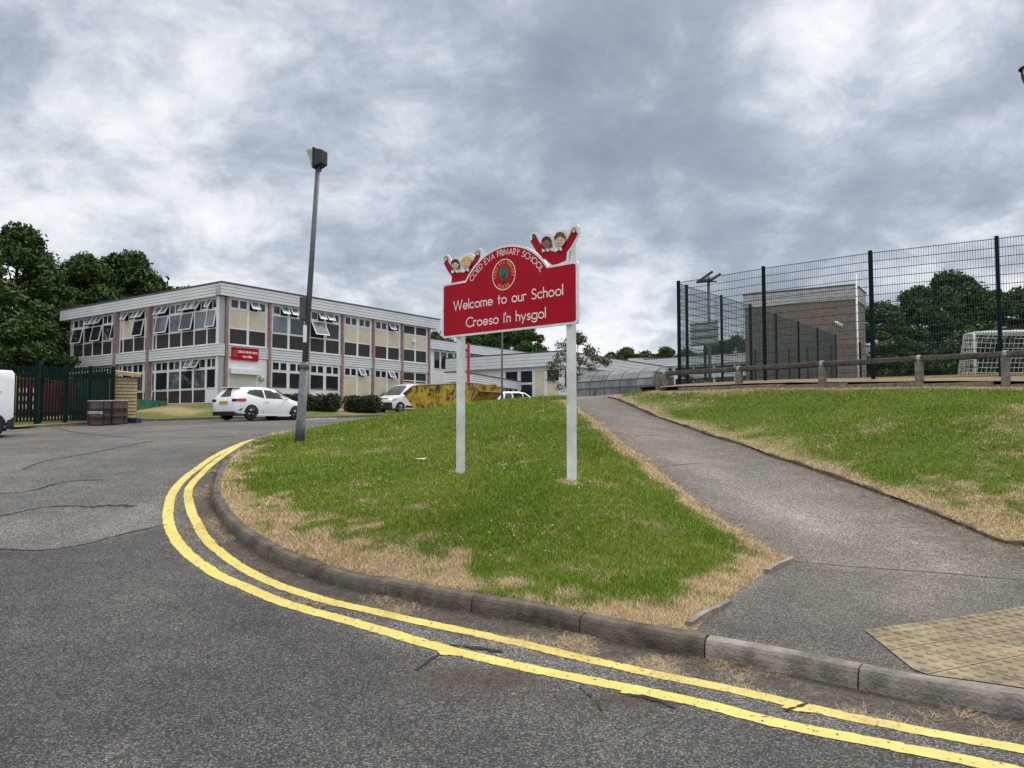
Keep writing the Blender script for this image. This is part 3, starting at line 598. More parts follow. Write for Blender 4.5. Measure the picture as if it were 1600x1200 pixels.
tag(b.build('tactile_paving', M['tactile']), kind='structure')
# ---- grass blades
def blade_mat(name, tr=.25):
    m, t, b = nodes_of(name); a = t.nodes.new('ShaderNodeAttribute'); a.attribute_name = 'tint'; t.links.new(a.outputs['Color'], b.inputs['Base Color'])
    b.inputs['Roughness'].default_value = .8; b.inputs['Specular IOR Level'].default_value = .06; return m
m_bl = blade_mat('grass_blade')
def blades(name, poly, H, dryf, n, d0, d1, th0, th1, hh=(.022,.05), seed=0, gcols=None, flat=0.0, keep=None, wd=.0042, drymin=-1):
    rs = np.random.RandomState(seed); th = rs.uniform(th0, th1, n); d = d0*(d1/d0)**rs.rand(n)
    x = d*np.sin(th); y = d*np.cos(th); p = np.c_[x, y]; ok = inside(p, poly)
    if keep is not None: ok &= keep(x, y, rs)
    x, y, d = x[ok], y[ok], d[ok]; n = len(x); z = H(x, y); dr = dryf(x, y)+rs.randn(n)*.24+(fbm(x*6, y*6, 77)-.5)*1.1
    isd = (dr > .5)
    tuft = sstep(.35, .75, fbm(x*2.4, y*2.4, 55)); L = rs.uniform(hh[0], hh[1], n)*(.75+.8*tuft)*np.where(isd, 1.35, 1)*(d/8)**.22
    w_ = wd*(d/6.5)**.85*rs.uniform(.7, 1.3, n); a = rs.uniform(0, 2*math.pi, n); lean = rs.uniform(.25, 1.2, n); lean = np.where(isd, rs.uniform(.8, 1.45, n), lean); lean = np.maximum(lean, flat)
    la = rs.uniform(0, 2*math.pi, n); dx, dy = np.cos(la)*np.sin(lean), np.sin(la)*np.sin(lean); dz = np.cos(lean)
    wx, wy = -np.sin(la)*w_*.5, np.cos(la)*w_*.5
    V = np.empty((n, 3, 3)); V[:,0] = np.c_[x-wx, y-wy, z-.004]; V[:,1] = np.c_[x+wx, y+wy, z-.004]; V[:,2] = np.c_[x+dx*L, y+dy*L, z+dz*L+.003]
    g1 = np.array((.058,.135,.010)); g2 = np.array((.205,.305,.028)); g3 = np.array((.38,.38,.11)); s1 = np.array((.76,.60,.39)); s2 = np.array((.26,.185,.11))
    big = sstep(.32, .68, fbm(x*.8, y*.8, 41))[:,None]; r = rs.rand(n)[:,None]
    C = g1*(1-r)+g2*r; C = C*(1-big*.5)+(g2*(.75+.5*r))*(big*.5); C = np.where(rs.rand(n)[:,None] < .10+.16*big, g3*(.6+.6*r), C)
    C = np.where(isd[:,None], s1*(1-r*.8)+s2*r*.8, C)
    me = bpy.data.meshes.new(name); me.vertices.add(n*3); me.vertices.foreach_set('co', V.astype(np.float32).ravel()); me.loops.add(n*3); me.loops.foreach_set('vertex_index', np.arange(n*3, dtype=np.int32))
    me.polygons.add(n); me.polygons.foreach_set('loop_start', np.arange(0, n*3, 3, dtype=np.int32))
    me.update(calc_edges=True)
    at = me.attributes.new('tint', 'FLOAT_COLOR', 'POINT'); cc = np.ones((n, 3, 4), np.float32); cc[:,:,:3] = C[:,None,:]; at.data.foreach_set('color', cc.ravel())
    me.materials.append(m_bl); o = bpy.data.objects.new(name, me); S.collection.objects.link(o); print(name, n); return o
tag(blades('grass', mound_poly, U, dry_mound, 640000, 5.2, 23, R_(-22), R_(20), seed=1), kind='stuff', cat='grass', label='short green grass and straw on the rounded bank under the school sign')
tag(blades('grass', lawn_poly, lambda x, y: U(x, y)+.035, dry_lawn, 330000, 7.5, 22.5, R_(4), R_(37), hh=(.02,.042), seed=2), kind='stuff', cat='grass', label='sun-bleached mown grass to the right of the footpath')
b_ = np.array(PP(0,0,1)[:2])
def gut_poly(): return [tuple(p) for p in offset(KERB, -.55)[::3]]+[tuple(p) for p in offset(KERB, 0.0)[::-3]]
def near_noise(x, y, rs): return rs.rand(len(x)) < sstep(.45, .75, fbm(x*2.2, y*2.2, 88))*1.6*np.exp(-distline(xy(x, y), KERB)/.26)
tag(blades('straw_litter', gut_poly(), Rd, lambda x, y: x*0+1.3, 800000, 3.6, 14, R_(-30), R_(38), hh=(.03,.075), seed=4, flat=1.35, keep=near_noise, wd=.0026), kind='stuff', cat='dead grass', label='loose dead grass in the gutter against the curved kerb')
pe = np.r_[PLn, PRn[::-1]]
def pk(x, y, rs): dd = np.minimum(distline(xy(x, y), PLn), distline(xy(x, y), PRn)); return rs.rand(len(x)) < np.exp(-dd/.13)*1.2
tag(blades('straw_litter', path_poly, U, lambda x, y: x*0+1.3, 160000, 6.5, 22, R_(0), R_(40), hh=(.03,.06), seed=5, flat=1.35, keep=pk, wd=.003), kind='stuff', cat='dead grass', label='dry clippings scattered along both edges of the footpath')

# loose grit and crumbs of asphalt in the gutter
rs = np.random.RandomState(12); b = MB(); kk2 = KERB[(KERB[:,1] < 11) & (KERB[:,0] < 5)]
for i in range(1500):
    j = rs.randint(len(kk2)-1); t = kk2[j+1]-kk2[j]; t /= np.hypot(*t); nr = np.array((t[1], -t[0])); o_ = -abs(rs.randn())*.16-.01
    if o_ < -.5: continue
    q = kk2[j]+nr*o_+t*rs.rand()*.1; r = rs.uniform(.003, .010); z = float(Rd(*q)); a = rs.rand()*6
    vs = [(q[0]+r*math.cos(a+k*1.57)*rs.uniform(.7,1.2), q[1]+r*math.sin(a+k*1.57)*rs.uniform(.7,1.2), z-.001) for k in range(4)]+[(q[0]+rs.randn()*r*.3, q[1]+rs.randn()*r*.3, z+r*rs.uniform(.5,1.1))]
    b.add(vs, [(0,1,4), (1,2,4), (2,3,4), (3,0,4)])
for c_, rx, ry in ((pot, .42, .20), (pot2, .34, .16)):
    for i in range(420):
        q = c_+np.array((rs.randn()*rx*.6, rs.randn()*ry*.6)); r = rs.uniform(.003, .009); z = float(Rd(*q))+.001; a = rs.rand()*6
        vs = [(q[0]+r*math.cos(a+k*1.57)*rs.uniform(.7,1.2), q[1]+r*math.sin(a+k*1.57)*rs.uniform(.7,1.2), z-.001) for k in range(4)]+[(q[0]+rs.randn()*r*.3, q[1]+rs.randn()*r*.3, z+r*rs.uniform(.5,1.0))]
        b.add(vs, [(0,1,4), (1,2,4), (2,3,4), (3,0,4)])
tag(b.build('gutter_grit', mat('grit', (.10,.085,.07), .9, .5, 25, col2=(.025,.022,.02))), 'loose dark grit and crumbled asphalt along the foot of the kerb', 'grit', kind='stuff')
# ================================================================ lettering (geometric strokes)
def arc(cx, cy, rx, ry, a0, a1, n=14): return [(cx+rx*math.cos(R_(a0+(a1-a0)*i/n)), cy+ry*math.sin(R_(a0+(a1-a0)*i/n))) for i in range(n+1)]
def arch(x0, w_, h=.6): r = w_/2; return [(x0, 0), (x0, h)], arc(x0+r, h-r*1.1, r, r*1.1, 180, 0)+[(x0+w_, 0)]
G = {
 'W': (1.12, [[(0,1),(.28,0),(.56,1),(.84,0),(1.12,1)]]), 'e': (.56, [[(.02,.3)]+arc(.28,.3,.28,.3,0,320)]), 'l': (.0, [[(0,0),(0,1.05)]]),
 'c': (.48, [arc(.28,.3,.28,.3,48,312)]), 'o': (.58, [arc(.29,.3,.29,.3,0,360,20)]), 'm': (.72, [[(0,0),(0,.6)], arc(.18,.4,.18,.2,180,0)+[(.36,0)], arc(.54,.4,.18,.2,180,0)+[(.72,0)]]),
 't': (.28, [[(.13,0),(.13,.88)],[(0,.6),(.28,.6)]]), 'u': (.4, [[(0,.6),(0,.2)]+arc(.2,.2,.2,.2,180,360)[1:]+[(.4,.6)],[(.4,.3),(.4,0)]]),
 'r': (.28, [[(0,0),(0,.6)], arc(.2,.38,.2,.22,180,62)]), 'S': (.5, [arc(.27,.75,.22,.25,35,270)[:-1]+arc(.25,.25,.25,.25,90,-145)]),
 'h': (.4, [[(0,0),(0,1.05)], arc(.2,.38,.2,.22,180,0)+[(.4,0)]]), 'C': (.78, [arc(.5,.5,.5,.5,48,312,20)]), 's': (.34, [arc(.18,.45,.15,.15,35,270)[:-1]+arc(.17,.15,.17,.15,90,-145)]),
 'i': (.0, [[(0,0),(0,.6)],[(0,.8),(0,.9)]]), "'": (.0, [[(0,1.05),(0,.78)]]), 'n': (.4, [[(0,0),(0,.6)], arc(.2,.38,.2,.22,180,0)+[(.4,0)]]),
 'y': (.5, [[(0,.6),(.25,.03)],[(.5,.6),(.13,-.3)]]), 'g': (.56, [arc(.28,.3,.28,.3,0,360,20), [(.56,.6),(.56,-.05)]+arc(.28,-.06,.28,.25,0,-150)[1:]]),
 'a': (.56, [arc(.28,.3,.28,.3,0,360,20), [(.56,.6),(.56,0)]]), 'f': (.26, [[(.1,0),(.1,.85)]+arc(.28,.85,.18,.18,180,90),[(0,.6),(.26,.6)]]),
 'O': (.98, [arc(.49,.5,.49,.5,0,360,24)]), 'E': (.48, [[(.48,1),(0,1),(0,0),(.48,0)],[(0,.52),(.44,.52)]]), 'D': (.68, [[(0,0),(0,1),(.2,1)]+arc(.2,.5,.48,.5,90,-90,16)+[(0,0)]]),
 'V': (.74, [[(0,1),(.37,0),(.74,1)]]), 'A': (.76, [[(0,0),(.38,1),(.76,0)],[(.13,.34),(.63,.34)]]), 'P': (.46, [[(0,0),(0,1),(.2,1)]+arc(.2,.74,.26,.26,90,-90)+[(0,.48)]]),
 'R': (.5, [[(0,0),(0,1),(.2,1)]+arc(.2,.74,.26,.26,90,-90)+[(0,.48)],[(.18,.48),(.5,0)]]), 'I': (.0, [[(0,0),(0,1)]]), 'M': (.92, [[(0,0),(.12,1),(.46,.1),(.80,1),(.92,0)]]),
 'Y': (.66, [[(0,1),(.33,.48),(.66,1)],[(.33,.48),(.33,0)]]), 'H': (.64, [[(0,0),(0,1)],[(.64,0),(.64,1)],[(0,.52),(.64,.52)]]), 'L': (.42, [[(0,1),(0,0),(.42,0)]]), ' ': (.34, [])}
def stroke(b, pts, wd, f, m=0):      # ribbon of the polyline, f maps 2D->3D
    p = np.array(pts, float); k = len(p); closed = k > 3 and np.hypot(*(p[0]-p[-1])) < 1e-6
    t = p[1:]-p[:-1]; t /= np.hypot(t[:,0], t[:,1])[:,None]+1e-9; vs = []
    for i in range(k):
        if closed and i in (0, k-1): a, c = t[-1], t[0]
        else: a = t[max(i-1, 0)]; c = t[min(i, k-2)]
        s_ = a+c; s_ /= np.hypot(*s_)+1e-9; nr = np.array((-s_[1], s_[0])); co = max(.45, float(s_@c)); e = nr*wd/2/co
        q = p[i].copy()
        if not closed and i == 0: q -= t[0]*wd*.35
        if not closed and i == k-1: q += t[-1]*wd*.35
        vs += [f(*(q+e)), f(*(q-e))]
    b.add(vs, [(2*i, 2*i+1, 2*i+3, 2*i+2) for i in range(k-1)], m)
GAP = .17
def twidth(s, gap=GAP): return sum(G[c][0]+gap for c in s)-gap
def text(b, s, x0, y0, x1, cap, f, wd=.12, m=0, gap=GAP):
    W = twidth(s, gap); kx = (x1-x0)/W; x = 0
    for c in s:
        w_, st = G[c]
        for pl in st: stroke(b, [(x0+(x+px)*kx, y0+py*cap) for px, py in pl], wd*cap, f, m)
        x += w_+gap
def text_arc(b, s, cx, cy, rad, a0, a1, cap, f, wd=.12, m=0, gap=GAP, inward=False):   # angles in degrees clockwise from up
    W = twidth(s, gap); x = 0
    for c in s:
        w_, st = G[c]; ac = R_(a0+(a1-a0)*(x+w_/2)/W); k = abs(R_(a1-a0))*rad/W
        for pl in st:
            q = []
            for px, py in pl:
                u = (px-w_/2)*k; v = py*cap
                if inward: r = rad-v; q.append((cx+r*math.sin(ac)-u*math.cos(ac), cy+r*math.cos(ac)+u*math.sin(ac)))
                else: r = rad+v; q.append((cx+r*math.sin(ac)+u*math.cos(ac), cy+r*math.cos(ac)-u*math.sin(ac)))
            stroke(b, q, wd*cap, f, m)
        x += w_+gap
# ================================================================ school sign
A_ = np.array((-.98, 10.9)); B_ = np.array((.806, 9.3)); sd_ = (B_-A_)/np.hypot(*(B_-A_)); ang = math.atan2(sd_[1], sd_[0])
def brd(zx, zy):      # point of the sign plane -> (along, height)
    rx, rz = ray(660+zx/5.714, 330+zy/5.714); t, u = np.linalg.solve(np.array([[rx, -sd_[0]], [1, -sd_[1]]]), A_); return (u, CZ+t*rz)
sg = empty('school_sign', (A_[0], A_[1], 0), ang, 'red arched school welcome board on two white posts on the grass bank', 'sign')
for i, (u, topz, m_) in enumerate(((brd(315,1130)[0], 3.55, 0), (brd(1300,1030)[0], 4.02, 0))):
    wx, wy = A_+sd_*u; gz = float(U(wx, wy)); b = MB(); b.bx(u-.045, u+.045, .02, .11, gz-.3, topz); b.build('post', M['post_white'], sg, bevel=.006)
c0 = (1.2, 3.083); Ra = .907
def board_outline(ins=0.0):
    x0, x1, z0, zs = 0+ins, 2.406-ins, 2.84+ins, 3.612-ins; r = .035; R2 = Ra-ins; pts = []
    pts += arc(x0+r, z0+r, r, r, 180, 270, 5)+arc(x1-r, z0+r, r, r, 270, 360, 5)+arc(x1-r, zs-r, r, r, 0, 90, 5)
    a = math.acos(min(1, (zs-c0[1])/R2)); aa = math.degrees(a)
    pts += arc(c0[0], c0[1], R2, R2, 90-aa, 90+aa, 40); pts += arc(x0+r, zs-r, r, r, 90, 180, 5); return pts
b = MB(); b.prism(board_outline(), lambda x, z: (x, -.018, z), lambda x, z: (x, .015, z)); bd = b.build('board', M['sign_white'], sg)
b = MB(); b.prism(board_outline(.028), lambda x, z: (x, -.021, z), lambda x, z: (x, -.017, z)); fc = b.build('face_panel', M['sign_red'], bd)
fo = lambda o: (lambda x, z: (x, -.0215-o, z))
b = MB(); f = fo(.001)
p0, p1 = brd(290,890), brd(1262,745); text(b, "Welcome to our School", p0[0], 3.217, p1[0], .125, f, .125)
p0, p1 = brd(402,1040), brd(1108,945); text(b, "Croeso i'n hysgol", p0[0], 2.96, p1[0], .125, f, .125)
pts = [brd(*q) for q in ((450,645),(575,470),(665,418),(758,388),(850,385),(905,402),(985,440),(1072,535))]
pa = [(math.degrees(math.atan2(p[0]-c0[0], p[1]-c0[1])), math.hypot(p[0]-c0[0], p[1]-c0[1])) for p in pts]; print('arc text', pa)
ra_t = float(np.mean([p[1] for p in pa])); 
text_arc(b, "COED EVA PRIMARY SCHOOL", c0[0], c0[1], Ra-.130, -50.5, 53, .076, f, .12, gap=.16)
b.build('lettering', M['letter'], bd)
# emblem
ce = (1.19, 3.60); b = MB(); stroke(b, arc(ce[0], ce[1], .203, .203, 0, 360, 48), .011, fo(.001), 0)
text_arc(b, "COED EVA PRIMARY", ce[0], ce[1], .140, -104, 104, .046, fo(.001), .14, 1, gap=.25); text_arc(b, "SCHOOL", ce[0], ce[1], .188, 218, 142, .046, fo(.001), .14, 1, gap=.25, inward=True)
rs = random.Random(3); tp = []
for i in range(40):
    a = 2*math.pi*i/40; r = .088*(1+.16*math.sin(i*2.7)+.10*rs.uniform(-1, 1)); tp.append((ce[0]+r*.95*math.cos(a), ce[1]+.022+r*math.sin(a)))
b.add([fo(.001)(*p) for p in [(ce[0], ce[1]+.02)]+tp], [(0, i+1, (i+1) % 40+1) for i in range(40)], 2)
for pl in ([(0,-.03),(.005,-.11)], [(.005,-.105),(.05,-.10)], [(.0,-.105),(-.035,-.112)], [(0,-.05),(-.03,.0)], [(0,-.04),(.035,.01)]): stroke(b, [(ce[0]+x, ce[1]+z) for x, z in pl], .018, fo(.0018), 3)
b.build('emblem', [M['letter'], M['sign_yellow'], M['sign_green'], M['sign_black']], bd)
# cut-out children: flat painted panels; shapes in the sign's own plane
def kids(name, back, arms, torso, heads, hands, collars, label):
    b = MB(); q = [brd(*p) for p in back]; b.prism(q, lambda x, z: (x, -.004, z), lambda x, z: (x, .008, z)); pn = b.build(name, M['sign_white'], sg); pn['label'] = label
    mats = [M['sign_red'], M['ink'], M['skin_light'], M['skin_dark'], M['hair_yellow'], M['hair_brown'], M['letter'], M['pinkish']]
    b = MB(); lay = [0]
    def F():
        lay[0] += 1; o = .0052+.0006*lay[0]; return lambda x, z: (x, -o, z)
    def poly(p, m):
        q = [brd(*k) for k in p]; g = F(); c_ = (sum(k[0] for k in q)/len(q), sum(k[1] for k in q)/len(q)); b.add([g(*k) for k in [c_]+q], [(0, i+1, (i+1) % len(q)+1) for i in range(len(q))], m)
    def ell(cx, cy, rx, ry, m, a0=0, a1=360): poly([(cx+rx*math.cos(R_(a)), cy+ry*math.sin(R_(a))) for a in np.linspace(a0, a1, 26)[:-1 if a1-a0 == 360 else None]], m)
    def line(p, wd, m): stroke(b, [brd(*k) for k in p], wd, F(), m)
    for t_, col in torso: poly(t_, col)
    for pts_, w_ in arms: line(pts_, w_+.012, 1); line(pts_, w_, 0)
    for cx, cy, dxx, m in hands:
        for dx, dy in ((-14,-20),(-5,-27),(5,-27),(14,-18)): line([(cx, cy), (cx+dx, cy+dy)], .020, 1); line([(cx, cy), (cx+dx*.93, cy+dy*.93)], .013, m)
        line([(cx, cy+4), (cx+dxx*22, cy-2)], .020, 1); line([(cx, cy+4), (cx+dxx*19, cy-2)], .013, m)
        ell(cx, cy, 15, 18, 1); ell(cx, cy, 12, 15, m)
    for h in heads:
        cx, cy, rx, ry = h['c']; sk_ = h['skin']
        if h.get('long'): ell(cx, cy-6, rx*1.18, ry*1.12, h['hair']); poly([(cx-rx*1.2, cy-8), (cx-rx*1.3, cy+ry*.95), (cx-rx*.6, cy+ry*1.05), (cx, cy), (cx+rx*.6, cy+ry*.9), (cx+rx*1.3, cy+ry*.8), (cx+rx*1.2, cy-10)], h['hair'])
        line([(cx, cy+ry*.6), (cx, cy+ry*1.25)], .05, sk_)
        ell(cx, cy, rx*1.06, ry*1.05, 1); ell(cx, cy, rx*.98, ry*.98, sk_)
        poly([(cx-rx*1.08, cy+ry*.05), (cx-rx*1.15, cy-ry*.5), (cx-rx*.6, cy-ry*1.15), (cx+rx*.1, cy-ry*1.28), (cx+rx*.75, cy-ry*1.1), (cx+rx*1.12, cy-ry*.5), (cx+rx*1.06, cy-ry*.1), (cx+rx*.75, cy-ry*.5), (cx+rx*.2, cy-ry*.62), (cx-rx*.5, cy-ry*.45)], h['hair'])
        for s_ in (-1, 1): ell(cx+s_*rx*.36, cy-ry*.02, rx*.10, ry*.10, 1)
        line([(cx+rx*.02, cy+ry*.12), (cx+rx*.08, cy+ry*.25)], .006, 1)
        line([(cx-rx*.42, cy+ry*.42), (cx-rx*.15, cy+ry*.6), (cx+rx*.2, cy+ry*.6), (cx+rx*.45, cy+ry*.38)], .007, 1)
    for cx, cy in collars:
        poly([(cx, cy), (cx-30, cy-14), (cx-26, cy+20)], 6); poly([(cx, cy), (cx+30, cy-18), (cx+28, cy+16)], 6); ell(cx, cy+4, 6, 8, 1)
        poly([(cx-2, cy+2), (cx-14, cy+14), (cx-4, cy+14)], 6)
    b.build('painting', mats, pn)
kids('cutout_panel', [(248,660),(262,600),(232,545),(207,495),(183,430),(190,398),(222,385),(248,408),(262,440),(300,402),(340,408),(358,398),(376,378),(412,368),(450,385),(472,405),(482,352),(512,325),(540,338),(546,385),(520,440),(470,510),(440,560),(400,645)],
     [([(216,462),(245,515),(285,565)], .075), ([(496,405),(468,462),(425,525)], .075)], [([(262,650),(266,585),(285,548),(340,545),(372,548),(420,515),(452,520),(420,590),(392,640)], 0)],
     [dict(c=(303,480,32,40), skin=2, hair=1, long=True), dict(c=(405,465,40,46), skin=2, hair=4)], [(213,432,1,2), (502,380,-1,2)], [(303,540),(402,528)], 'white cut-out of two waving children, one with black and one with yellow hair')
kids('cutout_panel', [(1150,500),(1095,430),(1010,345),(985,300),(965,250),(965,215),(985,190),(1015,186),(1042,198),(1055,255),(1072,232),(1100,205),(1140,198),(1172,212),(1188,222),(1212,178),(1255,160),(1298,172),(1320,165),(1345,128),(1380,116),(1406,140),(1402,200),(1375,270),(1340,330),(1312,370),(1300,460)],
     [([(1000,262),(1040,330),(1095,390)], .095), ([(1355,205),(1310,290),(1265,350)], .095)], [([(1170,490),(1105,435),(1078,385),(1100,350),(1150,352),(1190,365),(1215,345),(1290,330),(1292,380),(1285,440)], 0)],
     [dict(c=(1118,285,38,45), skin=7, hair=1, long=True), dict(c=(1240,262,46,58), skin=2, hair=5)], [(1000,236,1,3), (1360,180,-1,2)], [(1112,352),(1232,345)], 'white cut-out of two waving children, one with long black and one with short brown hair')
# ================================================================ lamp post by the verge
lp = P(468, 690, 15.2); lz = float(U(lp.x, lp.y)); tp_ = P(497, 258, 15.2)
lm = empty('street_lamp', (lp.x, lp.y, lz), 0, 'tall grey leaning lamp post with a black floodlight head at the edge of the grass', 'street lamp')
H_ = tp_.z-lz; lean = tp_.x-lp.x
def lpt(t): return (lean*t, 0, H_*t)
b = MB(); b.tube([(0,0,-.4), lpt(0), lpt(.26)], [.092,.090,.086], 16); b.build('base_section', M['steel'], lm)
b = MB(); b.tube([lpt(-.02), lpt(.075)], .096, 16); b.build('dark_collar', M['steel_dark'], lm)
b = MB(); b.tube([lpt(.26), lpt(.275), lpt(.285)], [.096,.096,.062], 16); b.build('shoulder', M['steel'], lm)
b = MB(); b.tube([lpt(.283), lpt(1)], [.058,.046], 14); b.build('pole', M['steel_top'], lm)
b = MB(); v = lpt(.465); b.box((v[0]-.085, -.02, v[2]+.06), (.13, .16, .46)); b.build('control_box', M['steel_dark'], lm, bevel=.01)
v = lpt(.36); b = MB(); b.box((v[0]-.01, -.068, v[2]+.14), (.07, .012, .34)); b.build('notice_sticker', M['sign_white'], lm)
v = Vector(lpt(1)); hd = MB(); rz = Matrix.Rotation(R_(-22), 3, 'Z')
def hb(p): return v+rz@Vector((p[0]*.76, p[1]*.76, p[2]*.92))
hd.hexa([hb(p) for p in ((-.02,-.17,-.06),(-.02,-.17,.34),(-.02,.17,-.06),(-.02,.17,.34),(.20,-.14,.0),(.20,-.14,.30),(.20,.14,.0),(.20,.14,.30))]); head = hd.build('floodlight_head', M['black'], lm, bevel=.012)
b = MB(); b.hexa([hb(p) for p in ((-.06,-.18,-.10),(-.06,-.18,.36),(-.06,.18,-.10),(-.06,.18,.36),(-.02,-.18,-.10),(-.02,-.18,.36),(-.02,.18,-.10),(-.02,.18,.36))]); b.build('lens_frame', M['black'], head)
b = MB(); b.hexa([hb(p) for p in ((-.12,-.13,-.06),(-.28,-.15,.34),(-.12,.13,-.06),(-.28,.15,.34),(-.062,-.16,-.09),(-.062,-.16,.345),(-.062,.16,-.09),(-.062,.16,.345))]); b.build('lens', M['lamp_lens'], head, bevel=.01)
# ================================================================ main school building
CX, CY, BZ = -15.92, 42.0, 2.80
bl = empty('school_building', (CX, CY, BZ), R_(55), 'two-storey school block with white cladding, cream and dark panels and pink columns', 'building')
Z = lambda z: z-2.82
FA = {'R': lambda t, o, z: (t, -o, z), 'L': lambda t, o, z: (-o, t, z)}
def fb(b, fa, t0, t1, z0, z1, o0, o1, m=0, hinge=None, an=0):
    g = FA[fa]; vs = []
    for t in (t0, t1):
        for o in (o0, o1):
            for z in (z0, z1):
                oo, zz_ = o, z
                if hinge is not None: dz = hinge-z; dd = o-hinge*0; zz_ = hinge-dz*math.cos(an)+(o-.0)*math.sin(an)*.3; oo = o+dz*math.sin(an)
                vs.append(g(t, oo, zz_))
    b.hexa(vs, m)
def sash(name, par, fa, t0, t1, z0, z1, pm, an=0, fr=.055, o=.0, th=.05):
    b = MB(); hi = z1 if an else None; q = dict(hinge=hi, an=an)
    fb(b, fa, t0, t0+fr, z0, z1, o, o+th, **q); fb(b, fa, t1-fr, t1, z0, z1, o, o+th, **q); fb(b, fa, t0+fr, t1-fr, z0, z0+fr, o, o+th, **q); fb(b, fa, t0+fr, t1-fr, z1-fr, z1, o, o+th, **q)
    w_ = b.build(name, M['frame'], par); b = MB(); fb(b, fa, t0+fr, t1-fr, z0+fr, z1-fr, o+.015, o+.03, **q); b.build('pane', pm, w_); return w_
def panel(name, par, fa, t0, t1, z0, z1, m, o=.0):
    b = MB(); fb(b, fa, t0, t1, z0, z1, o-.05, o+.012); return b.build(name, m, par)
z_rt, z_fb, z_tr, z_md, z_fl, z_lb, z_t2, z_m2 = [Z(v) for v in (9.44, 8.75, 8.10, 7.03, 6.10, 5.45, 4.80, 3.80)]
LW = 17.5
b = MB(); b.bx(.1, LW-.1, .1, LW-.1, -.6, z_rt-.1); b.build('core_wall', mat('interior_dark', (.04,.04,.045), .9, .2), bl)
def clad(b, fa, t0, t1, z0, z1, o0, o1, n):
    for i in range(n):
        a = z0+(z1-z0)*i/n; c = z0+(z1-z0)*(i+1)/n; fb(b, fa, t0, t1, a, c-.03, o0, o1+.0)
        fb(b, fa, t0+.01, t1-.01, c-.03, c, o0, o1-.04, 1)
b = MB(); clad(b, 'R', -.32, LW+.5, z_fb, z_rt, -.25, .32, 4); clad(b, 'L', -.25+.001, LW+.5, z_fb, z_rt, -.25, .32, 4); b.build('roof_fascia', [M['cladding'], M['joint']], bl)
b = MB(); b.bx(-.36, LW+.54, -.36, LW+.54, z_rt, z_rt+.07); b.build('roof', M['cladding_edge'], bl)
for tx, ty in ((9.4, 2.0), (14.6, 2.2)): b = MB(); b.tube([(tx, ty, z_rt), (tx, ty, z_rt+.45)], .06, 10); b.tube([(tx, ty, z_rt+.45), (tx, ty, z_rt+.52)], .10, 10); b.build('roof_vent', M['steel'], bl)
b = MB(); clad(b, 'R', .3, 17.0, z_lb, z_fl-.05, -.1, .10, 4); fb(b, 'R', .3, 17.0, z_fl-.05, z_fl, -.1, .14, 0); b.build('floor_band', [M['cladding'], M['joint']], bl)
b = MB(); clad(b, 'L', -.12, 17.3, z_lb, z_fl-.05, -.1, .26, 4); fb(b, 'L', -.12, 17.3, z_fl-.05, z_fl, -.1, .28, 0); b.build('floor_band', [M['cladding'], M['joint']], bl)
cols = [.2, 3.04, 5.87, 8.66, 11.4, 14.2, 17.05]
for c in cols: b = MB(); fb(b, 'R', c-.065, c+.065, -.3, z_fb, .0, .19); b.build('column', M['pink'], bl)
for c in (7.0, 10.8): b = MB(); fb(b, 'L', c-.085, c+.085, -.3, z_fb, .0, .34); b.build('column', M['pink'], bl)
b = MB(); fb(b, 'L', -.05, .42, -.3, z_fb, -.1, .12); fb(b, 'R', -.12, .1, -.3, z_fb, -.1, .05); b.build('corner_pier', M['cladding'], bl)
pn = [M['pane'], M['pane'], M['pane_b'], M['pane_c']]; rw = random.Random(5)
def mull(fa, ts, z0, z1, par, wd=.09, o=.03):
    b = MB()
    for t in ts: fb(b, fa, t-wd/2, t+wd/2, z0, z1, -.05, o)
    b.build('mullion', M['frame'], par)
def rails(fa, t0, t1, zs, par, th=.07):
    b = MB()
    for z in zs: fb(b, fa, t0, t1, z-th/2, z+th/2, -.05, .025)
    b.build('transom', M['frame'], par)
